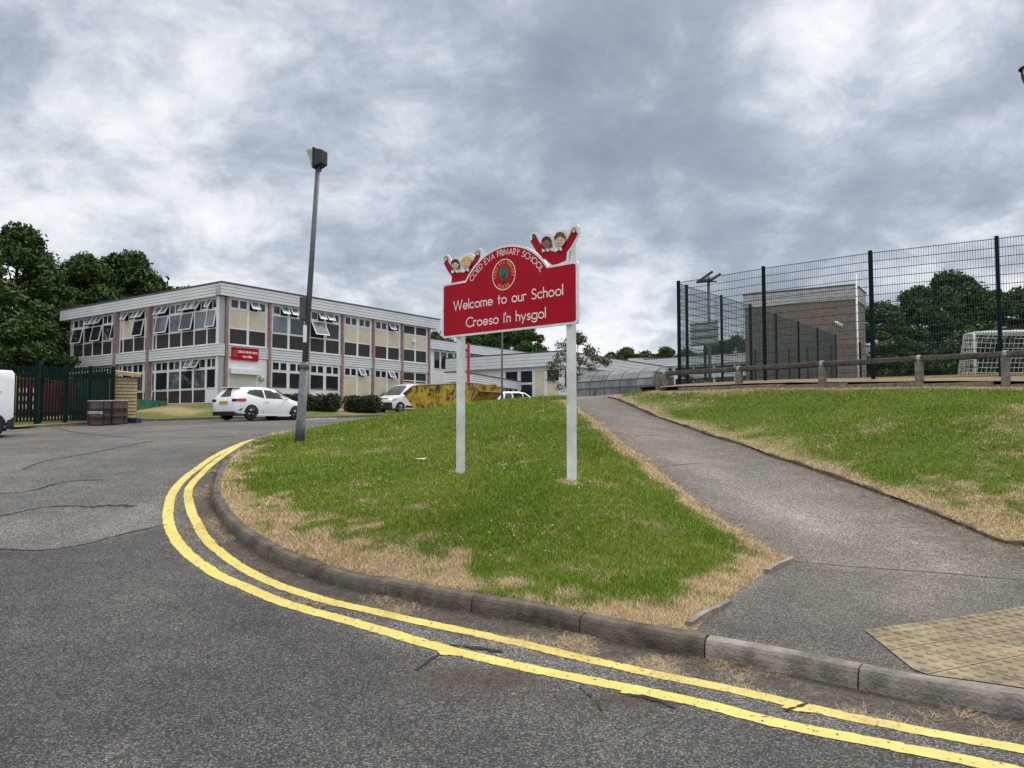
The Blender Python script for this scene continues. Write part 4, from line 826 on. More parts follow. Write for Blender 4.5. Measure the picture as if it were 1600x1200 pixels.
for k in range(6):
    a, c = cols[k]+.10, cols[k+1]-.10; mid = (a+c)/2
    rails('R', a, c, [z_tr, z_md, z_t2, z_fl+.04, z_lb-.05, z_fb-.04], bl); mull('R', [a+.07, mid, c-.07], -.3, z_fb, bl, .15)
    for j in range(2):
        x0 = (a+.145, mid+.075)[j]; x1 = (mid-.075, c-.145)[j]; hw = (x0+x1)/2
        opn = {(0,1):[0], (1,0):[1], (1,1):[0], (2,0):[1], (2,1):[0], (4,1):[0]}.get((k, j), [])
        if k == 5: panel('dark_panel', bl, 'R', x0, x1, z_tr+.035, z_fb-.075, M['dark_panel'])
        else:
            for h in range(2): o_ = h in opn; sash('open_window' if o_ else 'window', bl, 'R', (x0, hw)[h], (hw, x1)[h], z_tr+.035, z_fb-.075, M['pane_b'] if o_ else M['pane'], R_(32) if o_ else 0, o=.03 if o_ else 0)
        if k in (1, 2):
            if (k, j) == (2, 0): sash('open_window', bl, 'R', x0, x1, z_md+.035, z_tr-.035, M['pane_b'], R_(30), o=.03)
            else: sash('window', bl, 'R', x0, x1, z_md+.035, z_tr-.035, M['pane'] if j else M['pane_b'], fr=.03)
        else: panel('cream_panel', bl, 'R', x0, x1, z_md+.035, z_tr-.035, M['cream'])
        panel('dark_panel', bl, 'R', x0, x1, z_fl+.075, z_md-.035, M['dark_panel'])
        if k == 0: continue
        if k == 5: panel('dark_panel', bl, 'R', x0, x1, z_t2+.035-.1, z_lb-.085, M['dark_panel']); panel('cream_panel', bl, 'R', x0, x1, -.2, z_t2-.135, M['cream'])
        else:
            op2 = {(3,1):[0], (4,1):[0]}.get((k, j), [])
            for h in range(2): o_ = h in op2; sash('open_window' if o_ else 'window', bl, 'R', (x0, hw)[h], (hw, x1)[h], z_t2+.035, z_lb-.085, M['pane_b'] if o_ else M['pane'], R_(30) if o_ else 0, o=.03 if o_ else 0)
            if k in (1, 2): sash('window', bl, 'R', x0, x1, z_m2, z_t2-.035, M['pane_b'] if rw.random() < .3 else M['pane'], fr=.03); panel('sill_panel', bl, 'R', x0, x1, -.3, z_m2, M['frame'], .02)
            else: panel('cream_panel', bl, 'R', x0, x1, -.2, z_t2-.035, M['cream'])
# bay one ground floor: roller shutter
b = MB(); fb(b, 'R', .3, 2.94, -.3, z_lb-.075, -.05, .04); b.build('door_surround', M['frame'], bl)
b = MB()
for i in range(26): fb(b, 'R', .52, 2.2, -.3+i*.075, -.3+i*.075+.068, .04, .075-.012*(i % 2)*0)
b.build('roller_shutter', M['shutter'], bl)
b = MB(); fb(b, 'R', .42, 2.32, 1.66, 1.98, .04, .34); b.build('shutter_box', M['frame'], bl, bevel=.02)
b = MB(); b.lathe([(.0,-.17),(.12,-.14),(.17,0),(.12,.14),(.0,.17)], 14, c=(2.52,-.16,1.5)); b.build('wall_lamp', mat('cream_globe', (.55,.50,.36), .4), bl)
b = MB(); b.lathe([(0,-.12),(.11,-.08),(.12,.06),(0,.12)], 14, c=(15.4,-.12,Z(7.6))); b.build('alarm_box', M['frame'], bl)
sp_ = MB(); fb(sp_, 'R', .50, 2.28, Z(5.28), Z(5.98), .12, .15); so_ = sp_.build('office_sign', M['sign_red'], bl)
b = MB(); g_ = lambda x, z: (x, -.153, z); text(b, "COED EVA PRIMARY SCHOOL", .92, Z(5.69), 2.2, .10, g_, .24); text(b, "Main Office", 1.22, Z(5.44), 1.85, .11, g_, .22); b.build('lettering', M['letter'], so_)
b = MB(); stroke(b, arc(.72, Z(5.63), .13, .15, 0, 360, 20), .014, g_, 0); q = arc(.72, Z(5.63), .06, .08, 0, 360, 12); b.add([g_(*p) for p in q[:-1]], [tuple(range(12))], 1); b.build('emblem', [M['sign_yellow'], M['sign_green']], so_)
# left wing
lw = [(.42, 6.86, [.25,1.39,2.63,3.9,5.16,6.53], 'n'), (7.14, 10.66, [7.8,9.04,10.26], 'm'), (10.94, 16.9, [11.6,12.8,14.06,15.25,16.65], 'f')]
for a, c, ts, kind in lw:
    edges = [a]+[t for t in ts if a+.25 < t < c-.2]+[c]
    rails('L', a, c, [z_fb-.04, z_tr, z_md, z_fl+.05, z_lb-.05, z_t2, Z(3.66), Z(2.88)], bl); mull('L', [t for t in edges], -.1, z_fb, bl, .11)
    for i in range(len(edges)-1):
        x0, x1 = edges[i]+.055, edges[i+1]-.055; hw = (x0+x1)/2
        if x1-x0 < .3: x1 = x0+.3
        for h in range(2 if x1-x0 > .7 else 1):
            o_ = (kind, i, h) in {('n',0,1),('n',2,0),('n',2,1)  ,('n',1,1),('n',4,0),('n',4,1),('m',1,0),('m',1,1),('m',2,1),('f',2,0),('f',2,1),('f',3,0)}
            s0, s1 = ((x0, hw), (hw, x1))[h] if x1-x0 > .7 else (x0, x1)
            sash('open_window' if o_ else 'window', bl, 'L', s0, s1, z_tr+.035, z_fb-.075, pn[rw.randrange(4)] if not o_ else M['pane_b'], R_(30) if o_ else 0, o=.03 if o_ else 0, fr=.045)
            o2 = (kind, i, h) in {('n',1,1),('n',2,0)}
            sash('open_window' if o2 else 'window', bl, 'L', s0, s1, z_t2+.035, z_lb-.085, pn[rw.randrange(4)], R_(24) if o2 else 0, o=.03 if o2 else 0, fr=.045)
        if kind == 'm' and i in (0, 2, 3): panel('cream_panel', bl, 'L', x0, x1, z_md+.035, z_tr-.035, M['cream'])
        else:
            o_ = (kind, i) in {('n',0),('n',2),('n',4),('m',1),('f',4),('f',2),('f',0)}
            sash('open_window' if o_ else 'window', bl, 'L', x0, x1, z_md+.035, z_tr-.035, [M['pane_b'], M['pane_b'], M['pane'], M['pane_c']][i % 4] if kind == 'n' else M['pane'], R_(11) if o_ else 0, o=.03 if o_ else 0, fr=.05 if o_ else .03)
        panel('dark_panel', bl, 'L', x0, x1, z_fl+.085, z_md-.035, M['dark_panel'])
        if kind == 'm' and i == 0: panel('cream_panel', bl, 'L', x0, x1, Z(3.70), z_t2-.035, M['cream'])
        else: sash('window', bl, 'L', x0, x1, Z(3.70), z_t2-.035, [M['pane'], M['pane_c']][i % 2], fr=.03)
        panel('dark_panel' if not (kind == 'n' and i == 0) else 'white_panel', bl, 'L', x0, x1, Z(2.92), Z(3.62), M['dark_panel'] if not (kind == 'n' and i == 0) else M['cladding'])
b = MB(); fb(b, 'L', .1, .17, 0, z_fb, .13, .22); b.build('drainpipe', M['frame'], bl)
# ================================================================ buildings beyond
def block(name, label, loc, rz, Lx, Ly, h, rows, fas=.75, wall=None):
    o = empty(name, loc, rz, label, 'building'); b = MB(); b.bx(.15, Lx-.15, .15, Ly-.15, -1.5, h-.05); b.build('wall', wall or M['frame'], o)
    b = MB(); n = 4
    for i in range(n):
        z0 = h-fas+fas*i/n; z1 = h-fas+fas*(i+1)/n
        b.bx(-.2, Lx+.2, -.2, Ly+.2, z0, z1-.03); b.bx(-.16, Lx+.16, -.16, Ly+.16, z1-.03, z1, 1)
    b.build('roof_fascia', [M['cladding'], M['joint']], o); b = MB(); b.bx(-.24, Lx+.24, -.24, Ly+.24, h, h+.06); b.build('roof', M['cladding_edge'], o)
    for side, t0, t1, z0, z1, n_, col in rows:      # side 'x' = face along local x, 'y' = face along local y
        for i in range(n_):
            a, c = t0+(t1-t0)*i/n_+.05, t0+(t1-t0)*(i+1)/n_-.05; b = MB(); f_ = .06
            g = (lambda t, q, z: (t, .15-q, z)) if side == 'x' else (lambda t, q, z: (.15-q, t, z))
            def hx(b, t0_, t1_, q0, q1, z0_, z1_): b.hexa([g(t, q, z) for t in (t0_, t1_) for q in (q0, q1) for z in (z0_, z1_)])
            hx(b, a, a+f_, 0, .05, z0, z1); hx(b, c-f_, c, 0, .05, z0, z1); hx(b, a+f_, c-f_, 0, .05, z0, z0+f_); hx(b, a+f_, c-f_, 0, .05, z1-f_, z1)
            w_ = b.build('window' if col is None else 'panel_frame', M['frame'], o); b = MB(); hx(b, a+f_, c-f_, .005, .03, z0+f_, z1-f_); b.build('pane' if col is None else 'infill', col or M['pane'], w_)
    return o
q = P(672, 530, 69.7); zb2 = 2.9
block('school_building', 'second two-storey white school block seen past the red post', (q.x, q.y, zb2), R_(55), 17, 12, q.z-zb2,
      [('x', .6, 5.5, 3.9, 5.6, 5, None), ('x', .6, 5.5, 5.6, 6.3, 6, None), ('x', 6, 16.6, 5.2, 6.3, 14, None), ('x', .6, 16, 0.6, 2.4, 12, None), ('y', .5, 7, 4.2, 6.2, 5, None)], .85)
hc = P(878, 549, 60); zh = float(U(hc.x, hc.y))-.1; hh = hc.z-zh
hall = block('school_hall', 'single-storey white hall with a glazed entrance behind the right sign post', (hc.x, hc.y, zh), R_(55), 20, 11.5, hh,
      [('y', .25, 1.55, 1.35, 2.35, 1, None), ('y', 1.6, 2.7, .05, 2.35, 1, M['cream']), ('y', 2.75, 4.1, .05, 1.25, 1, None), ('y', 2.75, 4.1, 1.3, 2.35, 1, None), ('y', .25, 1.55, .05, 1.3, 1, M['cream']), ('y', 4.2, 5.6, .05, 1.25, 1, None), ('y', 4.2, 5.6, 1.3, 2.35, 1, None), ('x', .5, 19, .8, 2.2, 8, None)], 1.1)
q0 = P(727, 582, 50.5); q1 = P(817, 595, 62); zc = 2.75; dv = (q1-q0); dv.z = 0
cano = block('entrance_canopy', 'low white flat-roofed link corridor sloping away behind the yellow skip', (q0.x-.2, q0.y, zc), math.atan2(dv.y, dv.x), dv.length-.6, 1.0, q0.z-zc,
      [('x', .3, 10.5, .7, 1.75, 11, None)], .6, M['cream'])
q0 = P(1010, 562, 78); q1 = P(1345, 553, 64); dv = q1-q0; dv.z = 0; zl = float(U(q0.x, q0.y))-.3
block('school_building', 'long low white building with a row of small dark windows behind the ball court', (q0.x, q0.y, zl), math.atan2(dv.y, dv.x), dv.length, 9, q0.z-zl,
      [('x', 1.0, dv.length-.6, 1.4, 2.4, 9, None), ('x', 1.0, dv.length-.6, q0.z-zl-1.55, q0.z-zl-.95, 9, None)], .8)
q0 = P(985, 560, 92); zl = float(U(q0.x, q0.y)); block('school_building', 'distant pale building with roof glazing left of the ball court fence', (q0.x, q0.y, zl-1), R_(-4), 14, 8, q0.z-zl+1, [('x', .5, 13.5, q0.z-zl-.9+.0, q0.z-zl-.1, 9, None)], .6)
# brown hall block
q0 = P(1163, 458, 46.2); q1 = P(1335, 445, 42.8); zb = float(U(q1.x, q1.y))-.5; dv = q1-q0; dv.z = 0; hb_ = q1.z-zb
bh = empty('sports_hall', (q0.x, q0.y, zb), math.atan2(dv.y, dv.x), 'windowless brown brick hall block with a pale parapet behind the green mesh fence', 'building')
Lx = dv.length; b = MB(); b.bx(0, Lx, 0, 3.4, -.5, hb_-.8); b.build('wall', M['brick'], bh)
b = MB()
for i in range(4): b.bx(-.06, Lx+.06, -.06, 3.46, hb_-.8+.195*i, hb_-.8+.195*(i+1)-.03); b.bx(-.03, Lx+.03, -.03, 3.43, hb_-.8+.195*(i+1)-.03, hb_-.8+.195*(i+1), 1)
b.build('parapet', [mat('parapet_panel', (.42,.42,.43), .6), M['joint']], bh); b = MB(); b.bx(-.1, Lx+.1, -.1, 3.5, hb_-.02, hb_+.05); b.build('roof_edge', M['cladding_edge'], bh)
b = MB(); b.tube([(Lx+.10, -.05, 0), (Lx+.10, -.05, hb_+.6)], .06, 8); b.build('pipe', M['frame'], bh)
b = MB(); b.tube([(Lx-.9, 0, hb_-2.1), (Lx-.9, -.3, hb_-2.1)], .035, 8); b.tube([(Lx-1.0, -.3, hb_-2.05), (Lx-.62, -.36, hb_-2.3)], [.07,.09], 10); b.build('security_camera', M['frame'], bh)
# ================================================================ ball court fences
def mesh_panel(a, c, z0, z1, name, par, step=.05, hz=.2, r=.0045, rh=.007, org=(0,0,0)):
    a = np.array(a, float); c = np.array(c, float); L = np.hypot(*(c-a)); t = (c-a)/L; nr = np.array((-t[1], t[0])); b = MB(); n = int(L/step)
    def bar(p, q, rr, ax):
        p = Vector(p); q = Vector(q); d = (q-p).normalized(); u = Vector((nr[0], nr[1], 0))*rr; v_ = d.cross(Vector((nr[0], nr[1], 0)))*rr
        b.add([p+u, p-u*.5+v_*.87, p-u*.5-v_*.87, q+u, q-u*.5+v_*.87, q-u*.5-v_*.87], [(0,1,4,3), (1,2,5,4), (2,0,3,5)])
    for i in range(n+1): q = a+t*(L*i/n); bar((q[0]-org[0], q[1]-org[1], z0-org[2]), (q[0]-org[0], q[1]-org[1], z1+.02-org[2]), r, 0)
    z = z1
    while z > z0:
        for s_ in (-.008, .008): p = a+nr*s_; q = c+nr*s_; bar((p[0]-org[0], p[1]-org[1], z-org[2]), (q[0]-org[0], q[1]-org[1], z-org[2]), rh, 1)
        z -= hz
    return b.build(name, M['wire'], par)
def court_fence(pts, zt, zb, label, pw=.04, step=.05, hz=.2, closed_end=True, r=.0045, rh=.007):
    o = empty('mesh_fence', (pts[0][0], pts[0][1], zb), 0, label, 'fence', ); org = (pts[0][0], pts[0][1], zb); n = len(pts)
    for i, p in enumerate(pts):
        if i == 0 and not closed_end: continue
        b = MB(); d = np.array(pts[min(i+1, n-1)])-np.array(pts[max(i-1, 0)]); an = math.atan2(d[1], d[0]); b.box((p[0]-org[0], p[1]-org[1], (zt+.06-zb-.5)/2), (pw*2, pw*1.6, zt+.06-zb+.5), rot=Matrix.Rotation(an, 3, 'Z')); b.build('post', M['green_steel'], o)
        if i: mesh_panel(pts[i-1], p, zb, zt, 'mesh_panel', o, step, hz, r, rh, org)
    return o
zt = 5.68
C0 = np.array(P(1060, 438, 21.8)[:2]); f1 = np.array(P(1565, 373, 16.6)[:2]); fd = (f1-C0)/np.hypot(*(f1-C0))
front = [C0]+[np.array(P(px, 600, d)[:2]) for px, d in ((1196,19.8),(1365,18.0),(1565,16.6))]
dlast = front[3]-front[2]; front += [front[3]+dlast, front[3]+dlast*2]
court_fence(front, zt, 2.6, 'front run of the tall green mesh ball court fence, facing the path')
side = [C0]+[np.array(P(px, 600, d)[:2]) for px, d in ((1074.5,22.3),(1129,24.1),(1174,25.9),(1214,28.1),(1249,30.2),(1279,32.2),(1307,34.6))]
court_fence(side, zt-.02, 2.6, 'side run of the green mesh ball court fence receding towards the brown hall', closed_end=False)
back = [np.array(P(px, 600, d)[:2]) for px, d in ((1180,40),(1234,39.0),(1263,38.4),(1300,37.6),(1345,36.5))]
court_fence(back, 5.5, 2.8, 'lower far green mesh fence in front of the brown hall', step=.1, r=.006, rh=.008)
# knee rails
def knee_rail(pts, zt_, label, post_at, rad=.10, flip=False):
    o = empty('timber_rail', (pts[0][0], pts[0][1], 0), 0, label, 'rail'); x0, y0 = pts[0][0], pts[0][1]; b = MB()
    
    q = [Vector((p[0]-x0, p[1]-y0, zt_(p)-rad)) for p in pts]
    for i in range(len(q)-1):
        d_ = q[i+1]-q[i]; m_ = (q[i]+q[i+1])/2; b.box(m_, (d_.length-.006, rad*1.9, rad*1.55), rot=d_.to_track_quat('X', 'Z').to_matrix()); b.build('top_rail', M['timber'], o, bevel=.03)
    for p in post_at:
        b = MB(); z = zt_(p); g = float(U(p[0], p[1])); b.box((p[0]-x0, p[1]-y0, (z-.14+g-.3)/2), (.15, .15, z-.14-(g-.3)), rot=Matrix.Rotation(math.atan2(fd[1], fd[0]), 3, 'Z')); po = b.build('post', M['timber'], o, bevel=.01)
        b = MB(); b.tube([(p[0]-x0+t*fd[0]*.045, p[1]-y0+t*fd[1]*.045, z-rad+.0) for t in (-1, 1)], rad+.004, 10); b.build('strap', M['drum_lid'], po)
rl = [np.array(P(px, 600, d)[:2]) for px, d in ((1040,21.4),(1155,19.7),(1285,18.1),(1437,16.7),(1572,15.6))]; rl.append(rl[-1]+(rl[-1]-rl[-2])); rl.append(rl[-1]+(rl[-1]-rl[-2]))
knee_rail(rl, lambda p: 3.13, 'long weathered timber knee rail in front of the green mesh fence', rl, .08)
r2 = [np.array(P(px, 600, d)[:2]) for px, d in ((1066,22.2),(1136,28.5))]
knee_rail(r2, lambda p: 3.12-.02*(p[1]-22), 'short timber rail receding behind the corner post of the ball court', [r2[0]+(r2[1]-r2[0])*t for t in (.25, .95)], .06)
# timber corner boards by the court gate
for px, d, h_, lab in ((1031,21.8,3.12,'leftmost weathered timber bollard at the end of the knee rail'), (1046,21.6,3.08,'squat timber bollard just left of the ball court corner post')):
    q = P(px, 600, d); g = float(U(q.x, q.y)); b = MB(); b.bx(-.11, .11, -.11, .11, -.3, h_-g-.1); o = b.build('timber_bollard', M['timber'], None, (q.x, q.y, g), bevel=.015); tag(o, lab, 'bollard')
# sleeper edging below the rail
b = MB(); sl = smooth_line(SL[1:5], 1.2, 1)
for i in range(len(sl)-1):
    a, c = sl[i], sl[i+1]; t = (c-a)/np.hypot(*(c-a)); a = a+t*.01; z = (float(U(*a))+float(U(*c)))/2; m_ = (a+c)/2
    b.box((m_[0], m_[1], z-.03), (np.hypot(*(c-a)), .12, .28), rot=Matrix.Rotation(math.atan2(t[1], t[0]), 3, 'Z'))
tag(b.build('timber_edging', M['timber'], bevel=.012), 'long low timber sleeper edge between lawn and ball court', 'edging')
# floodlight mast and backboard
q = P(1107, 440, 30); g = float(U(q.x, q.y))
fm = empty('floodlight_mast', (q.x, q.y, g), 0, 'slim floodlight mast with angled black lamps behind the court corner', 'floodlight'); b = MB(); b.tube([(0,0,-.3), (0,0,q.z-g+.1)], [.07,.05], 10); b.build('mast', M['steel'], fm)
ht = q.z-g
for p, an, rz in (((-.05,.1,.25), 35, .1), ((.2,-.1,.12), 35, .25), ((-.22,-.15,-.0), 6, 0)):
    b = MB(); b.box((p[0], p[1], ht+p[2]), (.52,.34,.10), rot=Matrix.Rotation(-R_(an), 3, 'Y')@Matrix.Rotation(rz, 3, 'Z')); b.build('floodlight', M['black'], fm, bevel=.02)
b = MB(); b.tube([(-.3,-.1,ht-.02),(.3,-.1,ht-.02)], .03, 8); b.tube([(0,0,ht-.1),(0,-.05,ht+.2)], .03, 8); b.build('bracket', M['steel_dark'], fm)
q = P(1100, 522, 25.6); g = float(U(q.x, q.y))
bb = empty('backboard', (q.x, q.y, g), R_(-45), 'grey slatted basketball backboard hanging inside the court corner', 'backboard'); H2 = q.z-g
b = MB(); b.bx(-.52, .52, -.02, .02, H2-.38, H2+.38); b.build('board', mat('backboard_grey', (.42,.43,.44), .5, .12, 5), bb); b = MB()
for z in (-.36, -.12, .12, .36): b.bx(-.54, .54, -.045, -.021, H2+z-.02, H2+z+.02)
b.build('batten', M['steel_dark'], bb); b = MB(); b.bx(-.03, .03, .021, .08, -.3, H2+.2); b.build('post', M['green_steel'], bb)
# goal
q = P(1522, 520, 27); g = 3.0; gl = empty('football_goal', (q.x, q.y, g), R_(-14), 'white football goal with net inside the ball court', 'goal'); H2 = q.z-g
b = MB(); b.tube([(0,0,-.2),(0,0,H2-.08),(.0,.0,H2)], .06, 12); b.tube([(5,0,-.2),(5,0,H2)], .06, 12); b.tube([(0,0,H2),(5,0,H2)], .06, 12); b.build('frame', M['goal'], gl)
b = MB(); 
for x in (-.0, 5): b.tube([(x-.0,0,H2),(x-.15,.5,H2),(x-.3,1.1,0)], .035, 8)
b.tube([(-.3,1.1,0),(4.7,1.1,0)], .035, 8); b.build('stanchion', M['goal'], gl)
b = MB(); n = 34
def npt(u, v):
    x = 5*u; 
    if v < .25: return (x-.15*v*4, .5*v*4, H2-.12*math.sin(math.pi*min(1, u))*(v*4))
    k = (v-.25)/.75; return (x-.15-.15*k, .5+.6*k, (H2-.12*math.sin(math.pi*u))*(1-k)+.0)
for i in range(n+1): b.tube([npt(i/n, j/14) for j in range(15)], .009, 3, cap=False)
for j in range(15): b.tube([npt(i/n, j/14) for i in range(n+1)], .009, 3, cap=False)
for i in range(8): b.tube([(-.15*i/8, .5*i/8, H2), (-.3*i/8, 1.1*i/8, 0)], .009, 3, cap=False)
for j in range(12): z = H2*j/12; b.tube([(0,0,z), (-.3+.15*j/12, 1.1-.6*j/12, z)], .009, 3, cap=False)
b.build('net', M['net'], gl)
# cycle shelter
q = P(905, 616, 47); g = float(U(q.x, q.y)); r_ = P(1026, 616, 42); dv = np.array((r_.x-q.x, r_.y-q.y)); L = np.hypot(*dv)
cs = empty('cycle_shelter', (q.x, q.y, g-.1), math.atan2(dv[1], dv[0]), 'grey curved-roof cycle shelter at the top of the footpath', 'shelter'); H2 = P(950, 577, 45).z-g+.1
prof = [(0,0), (0,H2*.55), (-.1,H2*.82), (.25,H2*.97), (.8,H2), (1.8,H2*.97)]
prof = [(-.25,0),(-.3,H2*.35),(-.22,H2*.6),(.05,H2*.82),(.5,H2*.96),(1.3,H2)]
for i in range(6):
    x = L*i/5; b = MB(); b.tube([(x, y, z) for y, z in prof], .04, 8); b.tube([(x, 1.3, 0), (x, 1.3, H2)], .04, 8); b.build('frame_hoop', M['steel'], cs)
b = MB()
for i in range(5):
    for j in range(len(prof)-1):
        x0, x1 = L*i/5+.05, L*(i+1)/5-.05; (y0, z0), (y1, z1) = prof[j], prof[j+1]; b.hexa([(x, y+dy, z) for x in (x0, x1) for dy in (-.012, .012) for y, z in ((y0, z0), (y1, z1))] if False else [(x0,y0-.012,z0),(x0,y1-.012,z1),(x0,y0+.012,z0),(x0,y1+.012,z1),(x1,y0-.012,z0),(x1,y1-.012,z1),(x1,y0+.012,z0),(x1,y1+.012,z1)])
b.build('roof_sheet', M['poly'], cs); b = MB()
for z, y in ((H2*.35,-.3),(H2*.6,-.22),(.1,-.25)): b.tube([(0,y-.03,z),(L,y-.03,z)], .025, 6)
for x0 in (L*.25,): b.tube([(x0,-.34,.1),(x0+.9,-.2,H2*.8)], .025, 6)
b.bx(-.0, .03, -.2, 1.3, .1, H2*.8); b.bx(L, L+.03, -.2, 1.3, .1, H2*.8); b.build('rail_bars', M['steel'], cs)
# ================================================================ posts in the middle distance
q = P(732, 536, 46); g = float(Rd(q.x, q.y)); rp_ = empty('direction_sign', (q.x, q.y, g), 0, 'bright red post with a small red arm behind the left sign post', 'sign'); b = MB(); b.bx(-.085, .085, -.04, .04, -.2, q.z-g); b.build('post', M['red_post'], rp_)
b = MB(); b.bx(-.48, -.085, -.03, .03, q.z-g-.55, q.z-g-.35); b.build('sign_arm', M['red_post'], rp_)
q = P(784.5, 506, 38); g = float(Rd(q.x, q.y)); sl_ = empty('street_lamp', (q.x, q.y, g), 0, 'slim grey lamp column rising behind the welcome board', 'street lamp'); b = MB(); b.tube([(0,0,-.2),(0,0,1.2),(0,0,1.25),(0,0,q.z-g+.6)], [.075,.075,.05,.045], 10); b.build('pole', M['steel_dark'], sl_)
b = MB(); b.box((-.1,0,q.z-g+.65), (.5,.2,.12)); b.build('lamp_head', M['black'], sl_, bevel=.02)
# lantern on the right edge
ql = P(1604, 106, 8.2); px_ = P(1611, 106, 8.2).x; g = .55; ln = empty('street_lamp', (px_, 8.2, g), 0, 'black lantern-style lamp just entering at the right edge of the photo', 'street lamp')
b = MB(); b.tube([(0,0,-.3),(0,0,ql.z-g-.28)], [.06,.045], 12); b.build('pole', M['black'], ln); zt_ = ql.z-g
b = MB(); b.lathe([(.12,0),(.10,.022),(.03,.05),(0.001,.06)], 20, c=(0,0,zt_)); b.build('hood', M['black'], ln); b = MB()
for i in range(4): a = i*math.pi/2+math.pi/4; b.tube([(.088*math.cos(a),.088*math.sin(a),zt_), (.085*math.cos(a),.085*math.sin(a),zt_-.085)], .010, 6)
b.lathe([(.092,-.08),(.092,-.10),(.03,-.28)], 16, c=(0,0,zt_)); b.build('lantern_frame', M['black'], ln); b = MB(); b.lathe([(.075,-.08),(.08,-.005)], 16, c=(0,0,zt_)); b.build('lens', M['lamp_glass'], ln)
# ================================================================ palisade compound
def palisade(a, c, H, label, hgt=2.05, posts=4):
    a = np.array(a); c = np.array(c); L = np.hypot(*(c-a)); z0 = float(H(*a)); o = empty('palisade_fence', (a[0], a[1], z0), math.atan2(*(c-a)[::-1]), label, 'fence'); dz = (float(H(*c))-z0)/L
    b = MB(); x = .08
    while x < L:
        z = dz*x; b.prism([(x-.038, z+.08), (x+.038, z+.08), (x+.038, z+hgt-.08), (x, z+hgt), (x-.038, z+hgt-.08)], lambda u, v: (u, -.02, v), lambda u, v: (u, -.005, v)); x += .108
    b.build('pales', M['pal'], o)
    for h in (.35, hgt-.35): b = MB(); b.hexa([(x_, y, dz*x_+h+k) for x_ in (0, L) for y in (-.004, .04) for k in (-.03, .03)]); b.build('rail', M['pal'], o)
    for i in range(posts+1): x = L*i/posts; b = MB(); b.bx(x-.05, x+.05, .0, .1, -.3, dz*x+hgt+.04); b.build('post', M['pal'], o)
    return o
fa_ = P(-30, 668, 25.6); fb_ = P(62, 668, 27.0); fc_ = P(176, 666, 29.3)
Hs = lambda x, y: U(x, y)
palisade((fa_.x, fa_.y), (fb_.x, fb_.y), Hs, 'left section of dark green palisade fencing next to the white van', posts=2)
palisade((fb_.x, fb_.y), (fc_.x, fc_.y), Hs, 'right section of dark green palisade fencing behind the brown drums', posts=3)
fd_ = P(150, 640, 36); palisade((fc_.x, fc_.y), (fd_.x, fd_.y), Hs, 'return section of green palisade fencing beside the timber store', posts=2)
q = P(62, 668, 26.7); g = float(U(q.x, q.y)); b = MB(); b.bx(-.06, .06, -.06, .06, -.3, 2.2); tag(b.build('gate_post', M['pal'], None, (q.x-.05, q.y-.1, g)), 'thick dark green gate post between the palisade sections', 'gate post')
for px, d, w_, h_, lab in ((38, 28.4, 1.45, 1.5, 'red bin with white lettering behind the left palisade section'), (72, 30.2, .85, 1.45, 'narrow red bin just right of the green gate post'), (112, 31.5, 1.1, 1.4, 'middle red bin behind the palisade fence'), (152, 32.2, 1.6, 1.45, 'wide red bin behind the brown drums')):
    q = P(px, 640, d); g = float(U(q.x, q.y)); o = empty('red_bin', (q.x, q.y, g), R_(20), lab, 'bin', 'red bins in the fenced compound'); b = MB()
    b.hexa([(x*(.44 if k == 0 else .5)*w_, y*(.32 if k == 0 else .42), .15+k*(h_-.15)) for x in (-1, 1) for y in (-1, 1) for k in (0, 1)]); b.build('body', M['red_box'], o, bevel=.03)
    b = MB(); b.bx(-.52*w_, .52*w_, -.46, .46, h_+.003, h_+.09); b.build('lid', M['red_box'], o, bevel=.03)
    if px == 38:
        b = MB()
        for r0 in (.55, .85, 1.15):
            for k in range(4): b.bx(-.5+k*.27, -.33+k*.27, -.47, -.44, r0-.09, r0+.08)
        b.build('white_marks', M['sign_white'], o)
for px, d in ((21, 27.6),): q = P(px, 640, d); g = float(U(q.x, q.y)); b = MB(); b.bx(-.06, .06, -.06, .06, -.2, 1.75); tag(b.build('marker_post', mat('lime_post', (.25,.28,.04), .7), None, (q.x, q.y, g)), 'lime green upright post behind the left palisade section', 'post')
# drums
drum0 = None
for i, (px, d, lab) in enumerate(((148, 27.4, 'leftmost brown drum with a pale band, nearest the gate'), (162.5, 27.9, 'second brown drum from the left beside the palisade'), (171.5, 28.6, 'middle brown drum half hidden behind its neighbours'), (180, 28.2, 'fourth brown drum from the left by the timber store'), (188, 29.0, 'rightmost brown drum beside the blue tray'))):
    q = P(px, 667, d); g = float(Rd(q.x, q.y))+.02
    if drum0 is None:
        drum0 = empty('oil_drum', (0,0,0)); b = MB(); b.lathe([(0,0),(.24,0),(.25,.02),(.24,.05),(.24,.27),(.252,.29),(.24,.31),(.24,.56),(.252,.58),(.24,.60),(.24,.83),(.235,.85)], 24); b.build('body', M['drum'], drum0)
        b = MB(); b.lathe([(.242,.835),(.256,.85),(.256,.872),(.24,.878),(.23,.868),(0,.866)], 24); b.build('lid', M['drum_lid'], drum0); b = MB(); b.lathe([(.03,.867),(.03,.89),(0,.89)], 10, c=(.17,0,0)); b.build('bung', M['steel_dark'], drum0)
    o = drum0 if i == 0 else copy_tree(drum0); o.location = (q.x, q.y, g); o.rotation_euler.z = i*1.3; tag(o, lab, 'drum', 'brown drums by the palisade fence')
    if i == 0: band_par = o
b = MB(); b.lathe([(.246,.40),(.246,.50)], 24); b.build('pale_band', M['drum_lid'], band_par)
